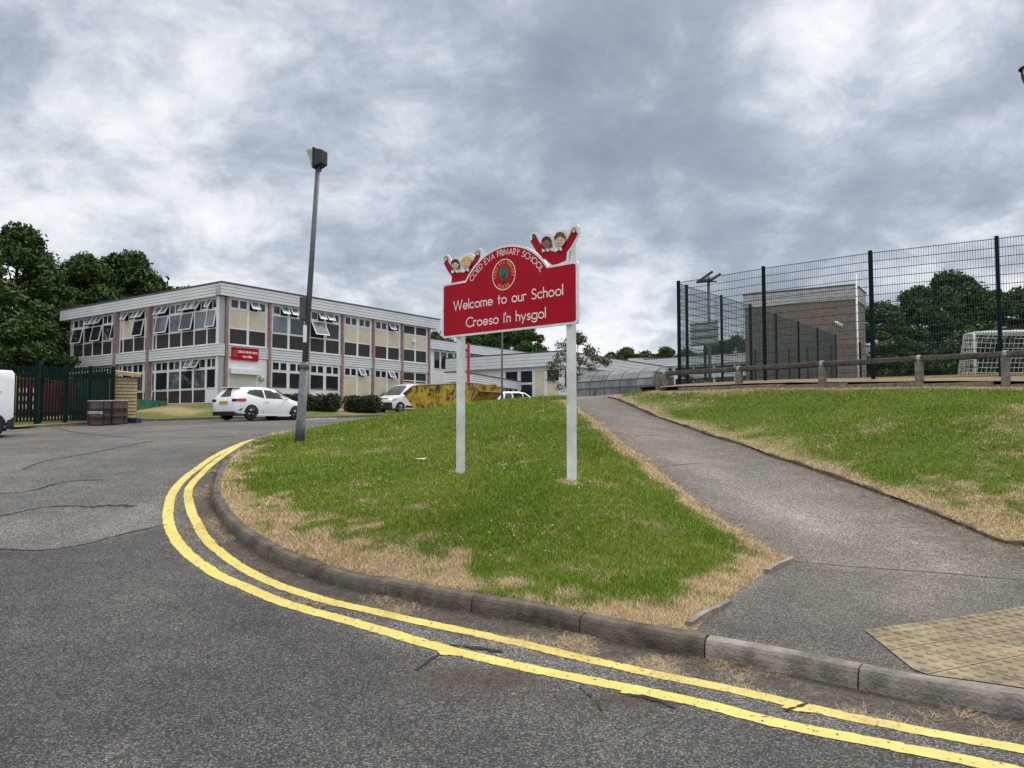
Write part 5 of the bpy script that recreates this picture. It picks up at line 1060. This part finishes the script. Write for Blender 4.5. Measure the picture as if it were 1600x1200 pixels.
# timber store
q = P(213, 652, 30.5); g = float(U(q.x, q.y)); ts_ = empty('timber_store', (q.x, q.y, g-.1), R_(27), 'pale timber store with horizontal louvre boards at the end of the palisade', 'shed')
for i in range(13): z = .1+i*.132; b = MB() if i == 0 else b; b.hexa([(x, y-(.05 if k == 0 else 0), z+k*.125) for x in (-.98, 0) for y in (0, .03) for k in (0, 1)])
b.build('louvre_boards', M['pale_timber'], ts_); b = MB(); b.bx(-2.2, -.99, .06, .09, .1, 1.75); b.bx(-.02, .01, .03, 1.2, .1, 1.8); b.bx(-2.2, 0, 1.2, 1.23, .1, 1.9); b.bx(-2.23, -2.2, 0, 1.2, .1, 1.9); b.build('wall', M['steel_dark'], ts_)
b = MB(); b.hexa([(x, y, 1.82+(y+.2)*.08+k*.14+(.12 if x < -1 and x > -2 else 0)) for x in (-1.1, .12) for y in (-.18, 1.35) for k in (0, 1)]); b.hexa([(x, y, z+k*.09) for x, z in ((-2.35, 1.86), (-1.1, 2.02)) for y in (-.1, 1.35) for k in (0, 1)]); b.build('roof', M['pale_timber'], ts_)
q = P(206, 655, 29.6); g = float(Rd(q.x, q.y)); b = MB(); b.bx(-.28, .28, -.2, .2, .02, .05); [b.bx(*k) for k in ((-.28,-.26,-.2,.2,.05,.2), (.26,.28,-.2,.2,.05,.2), (-.26,.26,-.2,-.18,.05,.2), (-.26,.26,.18,.2,.05,.2))]; tag(b.build('plastic_tray', M['blue'], None, (q.x, q.y, g)), 'low dark blue plastic tray on the ground by the rightmost drum', 'tray')
# green netting fence by the left wing
q0 = P(212, 632, 37.5); q1 = P(262, 632, 41.0); g = float(U(q0.x, q0.y)); nf = empty('netting_fence', (q0.x, q0.y, g-.05), math.atan2(q1.y-q0.y, q1.x-q0.x), 'low bright green netting fence in front of the left wing', 'fence'); L = math.hypot(q1.x-q0.x, q1.y-q0.y)
b = MB()
for i in range(int(L/.06)): b.box((i*.06, 0, .32), (.045, .012, .62))
b.build('netting', M['green_net'], nf)
for i in range(3): b = MB(); b.tube([(L*i/2,.03,-.1),(L*i/2,.03,.8)], .02, 6); b.build('post', M['green_net'], nf)
# ================================================================ skip
q = P(708, 640, 40); g = float(Rd(q.x, q.y)); sk0 = empty('skip', (q.x, q.y, g+.02), R_(-35), 'rusty yellow waste skip with dark open top behind the grass bank', 'skip'); W2 = .98; Hs_ = 1.66
def skp(x, y, z): return (x, y, z)
sidep = [(-1.45,0),(1.25,0),(2.45,Hs_-.42),(2.05,Hs_),(-1.9,Hs_-.02),(-2.6,Hs_-.42)]
for s_, nm in ((-1,'side_plate'), (1,'side_plate')): b = MB(); b.prism(sidep, lambda x, z: (x, s_*W2, z), lambda x, z: (x, s_*(W2-.03), z)); b.build(nm, M['skip'], sk0)
b = MB(); 
def plate(x0, z0, x1, z1, t=.03): b.hexa([(x, y, z+k) for x, z in ((x0, z0), (x1, z1)) for y in (-W2+.03, W2-.03) for k in (0, t)])
plate(1.25, 0, 2.45, Hs_-.42); plate(-2.6, Hs_-.42, -1.45, 0); plate(-1.45, 0, 1.25, 0); b.build('end_plate', M['skip'], sk0)
b = MB(); 
for s_ in (-1, 1): b.tube([(x, s_*W2, z) for x, z in ((2.45,Hs_-.42),(2.05,Hs_),(-1.9,Hs_-.02),(-2.6,Hs_-.42))], .035, 6)
b.tube([(2.45,-W2,Hs_-.42),(2.45,W2,Hs_-.42)], .04, 6); b.tube([(-2.6,-W2,Hs_-.42),(-2.6,W2,Hs_-.42)], .04, 6); b.build('rim', mat('rusty_rim', (.24,.17,.13), .7, .3, 6), sk0)
for x in (-.75, .7): 
    for s_ in (-1, 1): b = MB(); b.tube([(x, s_*(W2), Hs_-.5), (x, s_*(W2+.14), Hs_-.5)], .045, 8); b.build('lifting_lug', M['steel_dark'], sk0)
b = MB(); text(b, "PWD", -.75, 1.22, -.08, .22, lambda x, z: (x, -W2-.006, z), .2); b.build('lettering', M['sign_black'], sk0)
# ================================================================ vehicles
def wheel(par, x, y, r, w_, rimm, spokes=5):
    e = MB(); s_ = -1 if y < 0 else 1
    e.lathe([(r*.66, -w_/2), (r*.93, -w_/2), (r, -w_/2+.03), (r, w_/2-.03), (r*.93, w_/2), (r*.66, w_/2)], 28, c=(x, y, r), axis='y'); t = e.build('wheel', M['tyre'], par)
    b = MB(); b.lathe([(r*.66, s_*w_/2*.8), (r*.60, s_*w_/2*.5), (0.0, s_*w_/2*.35)], 28, m=1, c=(x, y, r), axis='y')
    for i in range(spokes):
        a = 2*math.pi*i/spokes; 
        for da in (-.13, .13): b.tube([(x+.05*math.cos(a), y+s_*w_/2*.75, r+.05*math.sin(a)), (x+r*.64*math.cos(a+da), y+s_*w_/2*.85, r+r*.64*math.sin(a+da))], .018, 5)
    b.lathe([(r*.62, s_*w_/2*.9), (r*.67, s_*w_/2*.95), (r*.70, s_*w_/2*.8)], 28, c=(x, y, r), axis='y'); b.lathe([(0, s_*w_/2*.9), (.05, s_*w_/2*.8)], 12, c=(x, y, r), axis='y'); b.build('rim', [rimm, M['black']], t)
def car(name, stations, hw, label, cat, paint, glassm, side_win, wheels, screens, details, r=.31, rimm=None, arch=.37, belt_k=.985):
    # stations: x, z_bottom, z_belt, z_top, w_scale, roof_half_width ; x forward
    o = empty(name, (0,0,0), 0, label, cat); b = MB(); ring = []
    for (x, zb_, zl_, zt_, ws, rw_) in stations:
        h = hw*ws; c = [(h*.80, zb_), (h*.97, zb_+.07), (h, zb_+(zl_-zb_)*.35), (h*.995, zb_+(zl_-zb_)*.65), (h*.965, zl_), (rw_+(h*.95-rw_)*.35, zl_+(zt_-zl_)*.62), (rw_*.985, zt_-min(.07, (zt_-zl_)*.3)), (rw_*.86, zt_-.008), (rw_*.45, zt_+.012)]
        full = [(x, y, z) for y, z in c]+[(x, -y, z) for y, z in c[::-1]]; ring.append(full)
    m = len(ring[0]); vs = [p for r_i in ring for p in r_i]; fs = [(i*m+j, i*m+(j+1) % m, (i+1)*m+(j+1) % m, (i+1)*m+j) for i in range(len(ring)-1) for j in range(m)]; fs += [tuple(range(m))[::-1], tuple(range((len(ring)-1)*m, len(ring)*m))]
    b.add(vs, fs, 0, True); body = b.build('body', paint, o)
    es = body.modifiers.new('smooth', 'EDGE_SPLIT'); es.split_angle = R_(42)
    xs = [s_[0] for s_ in stations]
    def sy(x, z):
        q = [np.interp(x, xs, [s_[k] for s_ in stations]) for k in range(1, 6)]; zb_, zl_, zt_, ws, rw_ = q; h = hw*ws
        zs_ = [zb_, zb_+.07, zb_+(zl_-zb_)*.35, zb_+(zl_-zb_)*.65, zl_, zl_+(zt_-zl_)*.62, zt_-min(.07, (zt_-zl_)*.3), zt_]; ys_ = [h*.8, h*.97, h, h*.995, h*.965, rw_+(h*.95-rw_)*.35, rw_*.985, rw_*.86]; return float(np.interp(z, zs_, ys_))
    def skin(poly, m_, nm, off=.012, both=True, par=o):
        for s_ in ((-1, 1) if both else (-1,)):
            b = MB(); k = len(poly); cx_ = sum(p[0] for p in poly)/k; cz_ = sum(p[1] for p in poly)/k; ring_ = [[(cx_+(x-cx_)*f_, cz_+(z-cz_)*f_) for x, z in poly] for f_ in (1, .66, .33)]+[[(cx_, cz_)]*k]
            vs = [(x, s_*(sy(x, z)+off), z) for rr in ring_ for x, z in rr]; fs = [(i*k+j, i*k+(j+1) % k, (i+1)*k+(j+1) % k, (i+1)*k+j) for i in range(3) for j in range(k)]
            b.add(vs, fs, 0, True); b.build(nm, m_, par)
    def dens(poly, n=5): return [(poly[i][0]+(poly[(i+1) % len(poly)][0]-poly[i][0])*t/n, poly[i][1]+(poly[(i+1) % len(poly)][1]-poly[i][1])*t/n) for i in range(len(poly)) for t in range(n)]
    for w_ in side_win: skin(dens(w_), glassm, 'side_window')
    for x, in [(w_,) for w_ in wheels]:
        for s_ in (-1, 1):
            b = MB(); n = 20; pts_ = [(x+arch*math.cos(a), r+arch*math.sin(a)) for a in np.linspace(-.35, math.pi+.35, n)]
            c_ = [(x, r)]; b.add([(p[0], s_*(sy(p[0], max(p[1], .2))+.008), p[1]) for p in pts_+c_], [(i, i+1, n) for i in range(n-1)], 0); b.build('wheel_arch', M['black'], o)
            wheel(o, x, s_*(hw-.085), r, .2, rimm or M['rim'])
    for nm, (x0, z0, y0, x1, z1, y1), m_ in screens:
        b = MB(); d = Vector((x1-x0, 0, z1-z0)).normalized(); nrm = Vector((-d.z, 0, d.x)); nrm = nrm if nrm.x*(1 if x0 > 0 else -1) > 0 else -nrm; nn = 8; vs = []
        for t in (0, .5, 1):
            for i in range(nn+1): u = i/nn*2-1; yy = u*(y0+(y1-y0)*t); p = Vector((x0+(x1-x0)*t-.07*(1 if x0 > 0 else -1)*u*u, yy, z0+(z1-z0)*t))+nrm*.022; vs.append(p)
        b.add(vs, [(i+j*(nn+1), i+1+j*(nn+1), i+1+(j+1)*(nn+1), i+(j+1)*(nn+1)) for j in range(2) for i in range(nn)], 0, True); b.build(nm, m_, o)
    details(o, skin, dens, sy); return o
def hatch_details(o, skin, dens, sy):
    lights = [(-1.98,.80),(-1.93,.92),(-1.55,.93),(-1.48,.86),(-1.62,.79)]
    skin(dens(lights), M['red_light'], 'tail_light', .02)
    b = MB(); b.bx(-2.05, -2.025, -.26, .26, .70, .82); b.build('number_plate', M['plate'], o)
    for s_ in (-1, 1): b = MB(); b.box((-1.97, s_*.66, .85), (.10, .26, .12)); b.build('tail_light', M['dark_light'], o, bevel=.02)
    b = MB(); b.box((-1.96, 0, .28), (.16, 1.42, .18)); b.tube([(-2.08,-.45,.22),(-1.9,-.45,.22)], .04, 10); b.build('rear_diffuser', M['black'], o, bevel=.02)
    skin(dens([(-1.88,.42),(-1.74,.52),(-1.70,.50),(-1.82,.38)]), M['black'], 'bumper_vent', .012)
    b = MB(); b.box((-1.66, 0, 1.405), (.26, 1.06, .035), rot=Matrix.Rotation(R_(6), 3, 'Y')); b.build('spoiler', o_p, o, bevel=.01)
    for s_ in (-1, 1):
        b = MB(); b.box((.62, s_*.95, .97), (.11, .20, .13)); b.build('wing_mirror', o_p, o, bevel=.03)
        b = MB(); b.tube([(-.62, s_*(sy(-.5, .5)+.004), .30), (-.56, s_*(sy(-.5, .88)+.004), .86)], .006, 4); b.build('door_seam', M['black'], o)
        b = MB(); b.tube([(.86, s_*(sy(.86, .4)+.004), .32), (.80, s_*(sy(.8, .86)+.004), .86)], .006, 4); b.build('door_seam', M['black'], o)
        b = MB(); b.tube([(-.48, s_*(sy(-.4,.82)+.02), .82), (-.28, s_*(sy(-.3,.82)+.02), .82)], .016, 6); b.build('door_handle', o_p, o)
        b = MB(); b.box((0, s_*.80, .22), (2.0, .12, .07)); b.build('side_skirt', o_p, o, bevel=.02)
    b = MB(); b.tube([(-1.2,0,1.45),(-1.36,0,1.64)], .006, 5); b.build('aerial', M['black'], o)
o_p = M['car_white']
fst = [(-2.02,.32,.62,.66,.80,.62),(-1.98,.27,.88,.94,.90,.70),(-1.92,.25,.95,1.02,.94,.69),(-1.70,.22,.96,1.36,.97,.56),(-1.5,.20,.955,1.42,.99,.575),(-.9,.19,.94,1.465,1,.60),(-.2,.19,.92,1.47,1,.60),(.3,.19,.91,1.41,1,.585),(.75,.19,.90,1.18,1,.62),(1.12,.19,.895,.965,.995,.72),(1.5,.20,.83,.89,.97,.70),(1.85,.22,.70,.76,.90,.62),(2.0,.28,.56,.60,.78,.50)]
M['car_paint2'] = M['car_white']
fw = [[(-1.40,1.17),(-.62,.985),(-.52,.985),(-.50,1.36),(-.85,1.375),(-1.2,1.31)], [(-.42,.975),(.86,.95),(.42,1.24),(.15,1.345),(-.42,1.365)]]
fiesta = car('parked_car', fst, .87, 'white three-door hatchback parked at the kerb behind the lamp post', 'car', M['car_white'], M['car_glass'], fw, [-1.23, 1.26],
    [('rear_window', (-1.935,1.0,.64,-1.68,1.37,.53), M['car_glass']), ('windscreen', (1.12,.97,.68,.42,1.38,.55), M['car_glass2'])], hatch_details, rimm=M['rim_dark'])
h = np.array((math.cos(R_(58)), math.sin(R_(58)))); nrm_ = np.array((h[1], -h[0])); Wp = P(391, 659, 33.4); c_ = np.array((Wp.x, Wp.y))+h*1.23-nrm_*.78
fiesta.location = (c_[0], c_[1], float(Rd(c_[0], c_[1]))+.005); fiesta.rotation_euler.z = R_(58)
h2 = (h*1.2); print('fiesta', fiesta.location[:])
# small hatchback further back
def simple_details(o, skin, dens, sy):
    skin(dens([(-1.90,.80),(-1.80,1.05),(-1.68,1.05),(-1.66,.80)]), M['red_light'], 'tail_light', .02)
    b = MB(); b.bx(-2.0, -1.985, -.26, .26, .66, .78); b.build('number_plate', M['plate'], o)
    for s_ in (-1, 1): b = MB(); b.box((.62, s_*.93, .97), (.11, .20, .13)); b.build('wing_mirror', M['black'], o, bevel=.03)
c2 = car('parked_car', [(-1.98,.3,.7,.75,.85,.66),(-1.92,.25,.92,1.0,.95,.70),(-1.66,.2,.96,1.42,.98,.58),(-1.2,.19,.95,1.50,1,.60),(-.2,.19,.92,1.52,1,.60),(.35,.19,.91,1.45,1,.585),(1.1,.19,.90,.99,.99,.70),(1.6,.21,.82,.88,.96,.66),(1.92,.26,.6,.66,.82,.55)], .85,
    'small white hatchback whose roof shows between the skip and the hall', 'car', M['van_white'], M['car_glass'], [[(-1.5,1.0),(-.9,.985),(-.85,1.40),(-1.3,1.40)], [(-.78,.98),(-.02,.965),(-.02,1.42),(-.76,1.42)], [(.05,.965),(.82,.95),(.3,1.36),(.05,1.41)]], [-1.2, 1.2],
    [('rear_window', (-1.9,1.02,.62,-1.66,1.40,.53), M['car_glass']), ('windscreen', (1.1,.99,.66,.42,1.42,.55), M['car_glass2'])], simple_details)
q = P(806, 640, 50); c2.location = (q.x+.05, q.y, P(806, 612.5, 50).z-1.52); c2.rotation_euler.z = R_(35)
# vans
def van_details(o, skin, dens, sy):
    b = MB(); b.box((2.12, 0, .45), (.22, 1.72, .42)); b.build('front_bumper', M['black'], o, bevel=.06)
    b = MB(); b.bx(2.235, 2.25, -.26, .26, .46, .58); b.build('number_plate', M['plate_w'], o)
    b = MB(); b.box((2.02, 0, .86), (.06, .9, .10)); b.build('grille', M['steel_dark'], o)
    skin(dens([(1.98,.68),(1.62,.86),(1.72,.98),(1.98,.84)]), M['clear_light'], 'headlight', .015)
    for s_ in (-1, 1): b = MB(); b.box((.98, s_*1.0, 1.12), (.14, .22, .24)); b.build('wing_mirror', M['black'], o, bevel=.04)
    b = MB(); b.box((-2.10, 0, .42), (.20, 1.74, .30)); b.build('rear_bumper', M['black'], o, bevel=.05)
    for s_ in (-1, 1): b = MB(); b.tube([(-1.9, s_*(sy(-1.5,1.2)+.006), 1.22), (.0, s_*(sy(-.5,1.2)+.006), 1.22)], .008, 4); b.build('body_seam', M['black'], o)
    for s_ in (-1, 1): b = MB(); b.box((0, s_*.87, .42), (1.9, .05, .14)); b.build('side_rub_strip', M['black'], o)
vst = [(-2.18,.3,1.0,1.72,.93,.72),(-2.12,.25,1.05,1.80,.97,.74),(-1.2,.22,1.05,1.83,1,.75),(.2,.22,1.05,1.82,1,.74),(.5,.22,1.05,1.76,1,.72),(1.3,.22,1.04,1.12,.99,.76),(1.75,.24,.93,.99,.96,.72),(2.1,.28,.76,.82,.88,.62),(2.16,.32,.6,.64,.8,.55)]
def make_van(label, wh=(-1.35, 1.38)): return car('parked_van', vst, .90, label, 'van', M['van_white'], M['car_glass'], [[(-.1,1.08),(1.02,1.07),(.52,1.60),(-.1,1.66)]], list(wh), [('windscreen', (1.36,1.12,.74,.56,1.72,.62), M['car_glass2'])], van_details, r=.32, arch=.38)
v1 = make_van('white van with black bumper parked behind the left end of the yellow skip')
q = P(598, 647, 46.5); v1.rotation_euler.z = R_(-128); fwd = Vector((math.cos(R_(-128)), math.sin(R_(-128)), 0)); v1.location = Vector((q.x, q.y, 0))-fwd*2.0; v1.location.z = float(Rd(v1.location.x, v1.location.y))
v2 = make_van('white van cut off by the left edge of the photo', (-1.66, 1.38))
q = P(17, 685, 20.0); v2.rotation_euler.z = R_(213); v2.location = (q.x-.84*2.13-.55*.88, q.y-.55*2.13+.84*.88, 0); v2.location.z = P(5, 686, 19.8).z
# ================================================================ trees and shrubs
def leaf_cloud(clumps, n, size, seed=0, flat=.85, shell=.55):
    rs = np.random.RandomState(seed); clumps = np.array(clumps); wts = clumps[:,3]**2; wts /= wts.sum(); ci = rs.choice(len(clumps), n, p=wts)
    d = rs.randn(n, 3); d /= np.linalg.norm(d, axis=1)[:,None]; r = (shell+(1-shell)*rs.rand(n))*(1+.22*rs.randn(n)*.6)
    c = clumps[ci,:3]+d*(clumps[ci,3]*r)[:,None]*np.array((1,1,flat)); s_ = size*rs.uniform(.6, 1.4, n)
    a = rs.randn(n, 3)+d*.6; a /= np.linalg.norm(a, axis=1)[:,None]; u = np.cross(a, rs.randn(n, 3)); u /= np.linalg.norm(u, axis=1)[:,None]; v = np.cross(a, u)
    V = np.empty((n, 4, 3)); V[:,0] = c-u*s_[:,None]*.55; V[:,1] = c+v*s_[:,None]*.34; V[:,2] = c+u*s_[:,None]*.6+a*s_[:,None]*.12; V[:,3] = c-v*s_[:,None]*.34
    me = bpy.data.meshes.new('crown'); me.vertices.add(n*4); me.vertices.foreach_set('co', V.astype(np.float32).ravel()); me.loops.add(n*4); me.loops.foreach_set('vertex_index', np.arange(n*4, dtype=np.int32)); me.polygons.add(n); me.polygons.foreach_set('loop_start', np.arange(0, n*4, 4, dtype=np.int32)); me.update(calc_edges=True); return me
def tree(h, rad, seed, m, n=16000, leaf=.30, low=.16, nc=46, cr=(.16,.30), trunk=.22, sparse=1.0):
    rs = np.random.RandomState(seed); cl = []; o = empty('tree', (0,0,0))
    for i in range(nc):
        k = rs.rand()**.8; z = h*(low+(1-low)*k*.93); prof = math.sin(math.pi*min(1, .18+.80*k))**.6*(1-.25*k); a = rs.rand()*6.283; rr = rad*prof*math.sqrt(rs.uniform(.15, 1)); q = rad*rs.uniform(*cr); cl.append((rr*math.cos(a), rr*math.sin(a), min(z, h-q*.8), q))
    cl.append((0, 0, h-rad*.22, rad*.24)); me = leaf_cloud(cl, n, leaf, seed, shell=.35 if sparse < 1 else .5); me.materials.append(m); c = bpy.data.objects.new('crown', me); S.collection.objects.link(c); c.parent = o
    b = MB(); b.tube([(0,0,-.6),(0,0,.4),(.1,.05,h*.35),(0,.1,h*.7),(0,0,h*.9)], [trunk*1.3,trunk,trunk*.75,trunk*.4,.04], 10)
    for i in range(0, len(cl), 2 if sparse < 1 else 4):
        x, y, z, q = cl[i]; z0 = max(h*.12, z-rad*.6); b.tube([(0,.05,z0), (x*.5, y*.5, (z0+z)*.52), (x, y, z)], [trunk*.35, trunk*.2, .02], 5, cap=False)
    b.build('trunk', M['bark'], o); return o
protoA = tree(14, 5.2, 11, M['leaf'], 24000, .30, nc=56, cr=(.13,.27)); protoB = tree(12.5, 4.6, 23, M['leaf2'], 20000, .28, nc=48, cr=(.13,.27)); protoC = tree(10, 4.4, 31, M['leaf'], 20000, .32, low=.08, nc=46)
used = set()
def place(proto, px, ytop, d, label, group, rz, s0h, sx=1.0, cat='tree', zb=None):
    if proto.name in used: o = copy_tree(proto)
    else: o = proto; used.add(proto.name)
    q = P(px, ytop, d); g = (float(U(q.x, q.y)) if zb is None else zb); hgt = q.z-g; k = hgt/s0h; o.location = (q.x, q.y, g-.1); o.scale = (k*sx, k*sx, k); o.rotation_euler.z = rz; tag(o, label, cat, group); return o
gl_ = 'tall dark trees behind the left wing'
for pr, h0, px, yt, d, rz, sx, lab in ((protoA,14,28,345,56,0,1.0,'tallest dark tree at the left edge, towering over the palisade fence'), (protoB,12.5,-40,370,50,1,1.2,'tree cut by the left edge of the photo behind the van'), (protoA,14,98,420,62,2.1,.95,'lower tree filling the dip between the two high crowns on the left'), (protoB,12.5,140,395,64,3,1.0,'round-topped tree directly above the left end of the roof'),
        (protoA,14,196,390,66,4.4,1.0,'dark tree whose crown peaks above the middle of the left wing'), (protoC,10,243,428,70,.7,1.0,'rightmost crown above the left wing roof, dipping to the fascia'), (protoC,10,40,480,47,2,1.0,'low bushy tree behind the left palisade section'), (protoC,10,-5,480,42,5,1.1,'low bushy tree behind the cut-off van'), (protoC,10,82,500,64,3.6,1.3,'dark shrubby tree between compound and left end of the building')):
    place(pr, px, yt, d, lab, gl_, rz, h0, sx)
gr_ = 'woodland trees beyond the ball court'
for pr, h0, px, yt, d, rz, sx, lab in ((protoB,12.5,1380,468,58,1,1.25,'tree just right of the brown hall block'), (protoA,14,1430,445,60,3,1.0,'tree between the two right-hand fence posts, left of the high crown'), (protoA,14,1487,420,62,.4,1.0,'highest woodland crown beyond the ball court'), (protoB,12.5,1543,452,60,4,1.25,'woodland tree above the goal just left of the last fence post'), (protoA,14,1592,446,58,5,1.2,'woodland tree at the right edge behind the goal'), (protoC,10,1405,520,50,2,1.3,'low tree in front of the woodland near the brown hall'), (protoC,10,1500,520,48,5.5,1.4,'low tree in front of the woodland behind the goal post'), (protoC,10,1590,510,46,1.2,1.4,'low tree at the right edge behind the goal net'), (protoB,12.5,1680,440,58,2.6,1.2,'woodland tree mostly past the right edge'), (protoC,10,1450,545,54,.3,1.5,'shrubby tree low in the middle of the woodland'), (protoC,10,1550,500,52,3.3,1.5,'shrubby tree low behind the goal crossbar')):
    place(pr, px, yt, d, lab, gr_, rz, h0, sx)
gm_ = 'trees behind the school hall'
for pr, h0, px, yt, d, rz, sx, lab in ((protoB,12.5,745,512,98,1,1.0,'tree behind the red post above the second block'), (protoA,14,785,500,100,4,.95,'tree behind the slim lamp column and welcome board'), (protoB,12.5,826,506,98,2,1.0,'tree just left of the right sign post, above the hall roof'), (protoC,10,680,515,92,.5,.8,'small tree top in the gap right of the main block')):
    place(pr, px, yt, d, lab, gm_, rz, h0, sx)
gd_ = 'far trees on the skyline left of the ball court'
for i, (px, yt, sx, lab) in enumerate(((955,548,1.3,'leftmost far tree above the hall roof'), (982,541,1.2,'far tree above the right half of the hall roof'), (1008,546,1.3,'far tree at the right end of the hall roof'), (1038,540,1.2,'far tree just left of the court corner post'), (1072,543,1.2,'far tree seen through the court gate'), (1115,536,1.1,'far tree seen below the backboard'), (1150,520,1.0,'far tree rising to the left edge of the brown hall'), (1164,548,1.2,'far tree half hidden by the brown hall'))):
    place((protoC, protoB)[i % 2], px, yt, 125 if px < 1120 else 80, lab, gd_, i*1.7, (10, 12.5)[i % 2], sx)
young = tree(4.2, 2.3, 77, M['leaf3'], 4200, .13, low=.10, nc=44, cr=(.12,.26), trunk=.05, sparse=.5)
q = P(903, 518, 50); g = float(U(q.x, q.y)); young.location = (q.x, q.y, g); kk_ = (q.z-g)/4.2; young.scale = (kk_,)*3; tag(young, 'sparse young tree with thin olive leaves beside the right sign post', 'tree')
# hedges
def hedge(px0, px1, yt, d, label, n=9000, dep=1.1):
    a, c = P(px0, yt, d), P(px1, yt, d*1.02); g = float(U((a.x+c.x)/2, d)); L = math.hypot(c.x-a.x, c.y-a.y); H2 = a.z-g; cl = []; k = max(3, int(L/.5)); rs = random.Random(int(px0))
    for i in range(k+1):
        for j in range(3):
            for z in (.3, .62): cl.append((L*i/k, dep*(j/2-.5)*.75, H2*z+rs.uniform(-.05,.05), .42*rs.uniform(.8,1.1)))
    o = empty('hedge', (a.x, a.y, g-.05), math.atan2(c.y-a.y, c.x-a.x), label, 'hedge', 'clipped hedges in front of the main block'); me = leaf_cloud(cl, n, .10, int(px0), flat=.8, shell=.75); me.materials.append(M['hedge']); f_ = bpy.data.objects.new('foliage', me); S.collection.objects.link(f_); f_.parent = o
    b = MB()
    for i in range(k+1): b.tube([(L*i/k,0,-.1),(L*i/k,.05,H2*.5)], .04, 5)
    b.build('stems', M['bark'], o)
hedge(446, 519, 612.5, 41, 'clipped dark hedge between the white hatchback and the lamp post', 11000); hedge(553, 579, 614.5, 43, 'rounded clipped hedge left of the white van'); hedge(604, 622, 608, 52, 'small hedge end showing above the van bonnet', 5000)
# daisies and a scrap on the verge
q = hit(657, 722, U); b = MB(); b.add([(q[0]-.09,q[1],float(U(*q))+.05),(q[0]+.06,q[1]-.02,float(U(*q))+.045),(q[0]+.09,q[1]+.06,float(U(q[0]+.09,q[1]+.06))+.05),(q[0]-.05,q[1]+.07,float(U(q[0]-.05,q[1]+.07))+.05)], [(0,1,2,3)]); pm_ = b.build('paper_scrap', mat('cream_scrap', (.55,.52,.36), .7)); sm_ = pm_.modifiers.new('s', 'SOLIDIFY'); sm_.thickness = .004
tag(pm_, 'flat cream scrap of paper lying on the grass left of the sign', 'litter')
rs = np.random.RandomState(9); b = MB(); cnt = 0
while cnt < 260:
    th = rs.uniform(R_(-20), R_(5)); d = 7*(16/7)**rs.rand(); x, y = d*math.sin(th), d*math.cos(th)
    if not inside([(x, y)], mound_poly)[0] or dry_mound(x, y)[0] > .3 or fbm(np.array([x*.7]), np.array([y*.7]), 66)[0] < .48: continue
    z = float(U(x, y))+.04; r = .009*(d/8)**.5; b.add([(x+r*math.cos(a), y+r*math.sin(a), z+rs.uniform(-.002,.002)) for a in np.linspace(0, 6.283, 7)[:-1]], [(0,1,2,3,4,5)]); cnt += 1
tag(b.build('daisies', M['letter']), 'scattered tiny white daisies in the mown grass of the bank', 'flowers', kind='stuff')
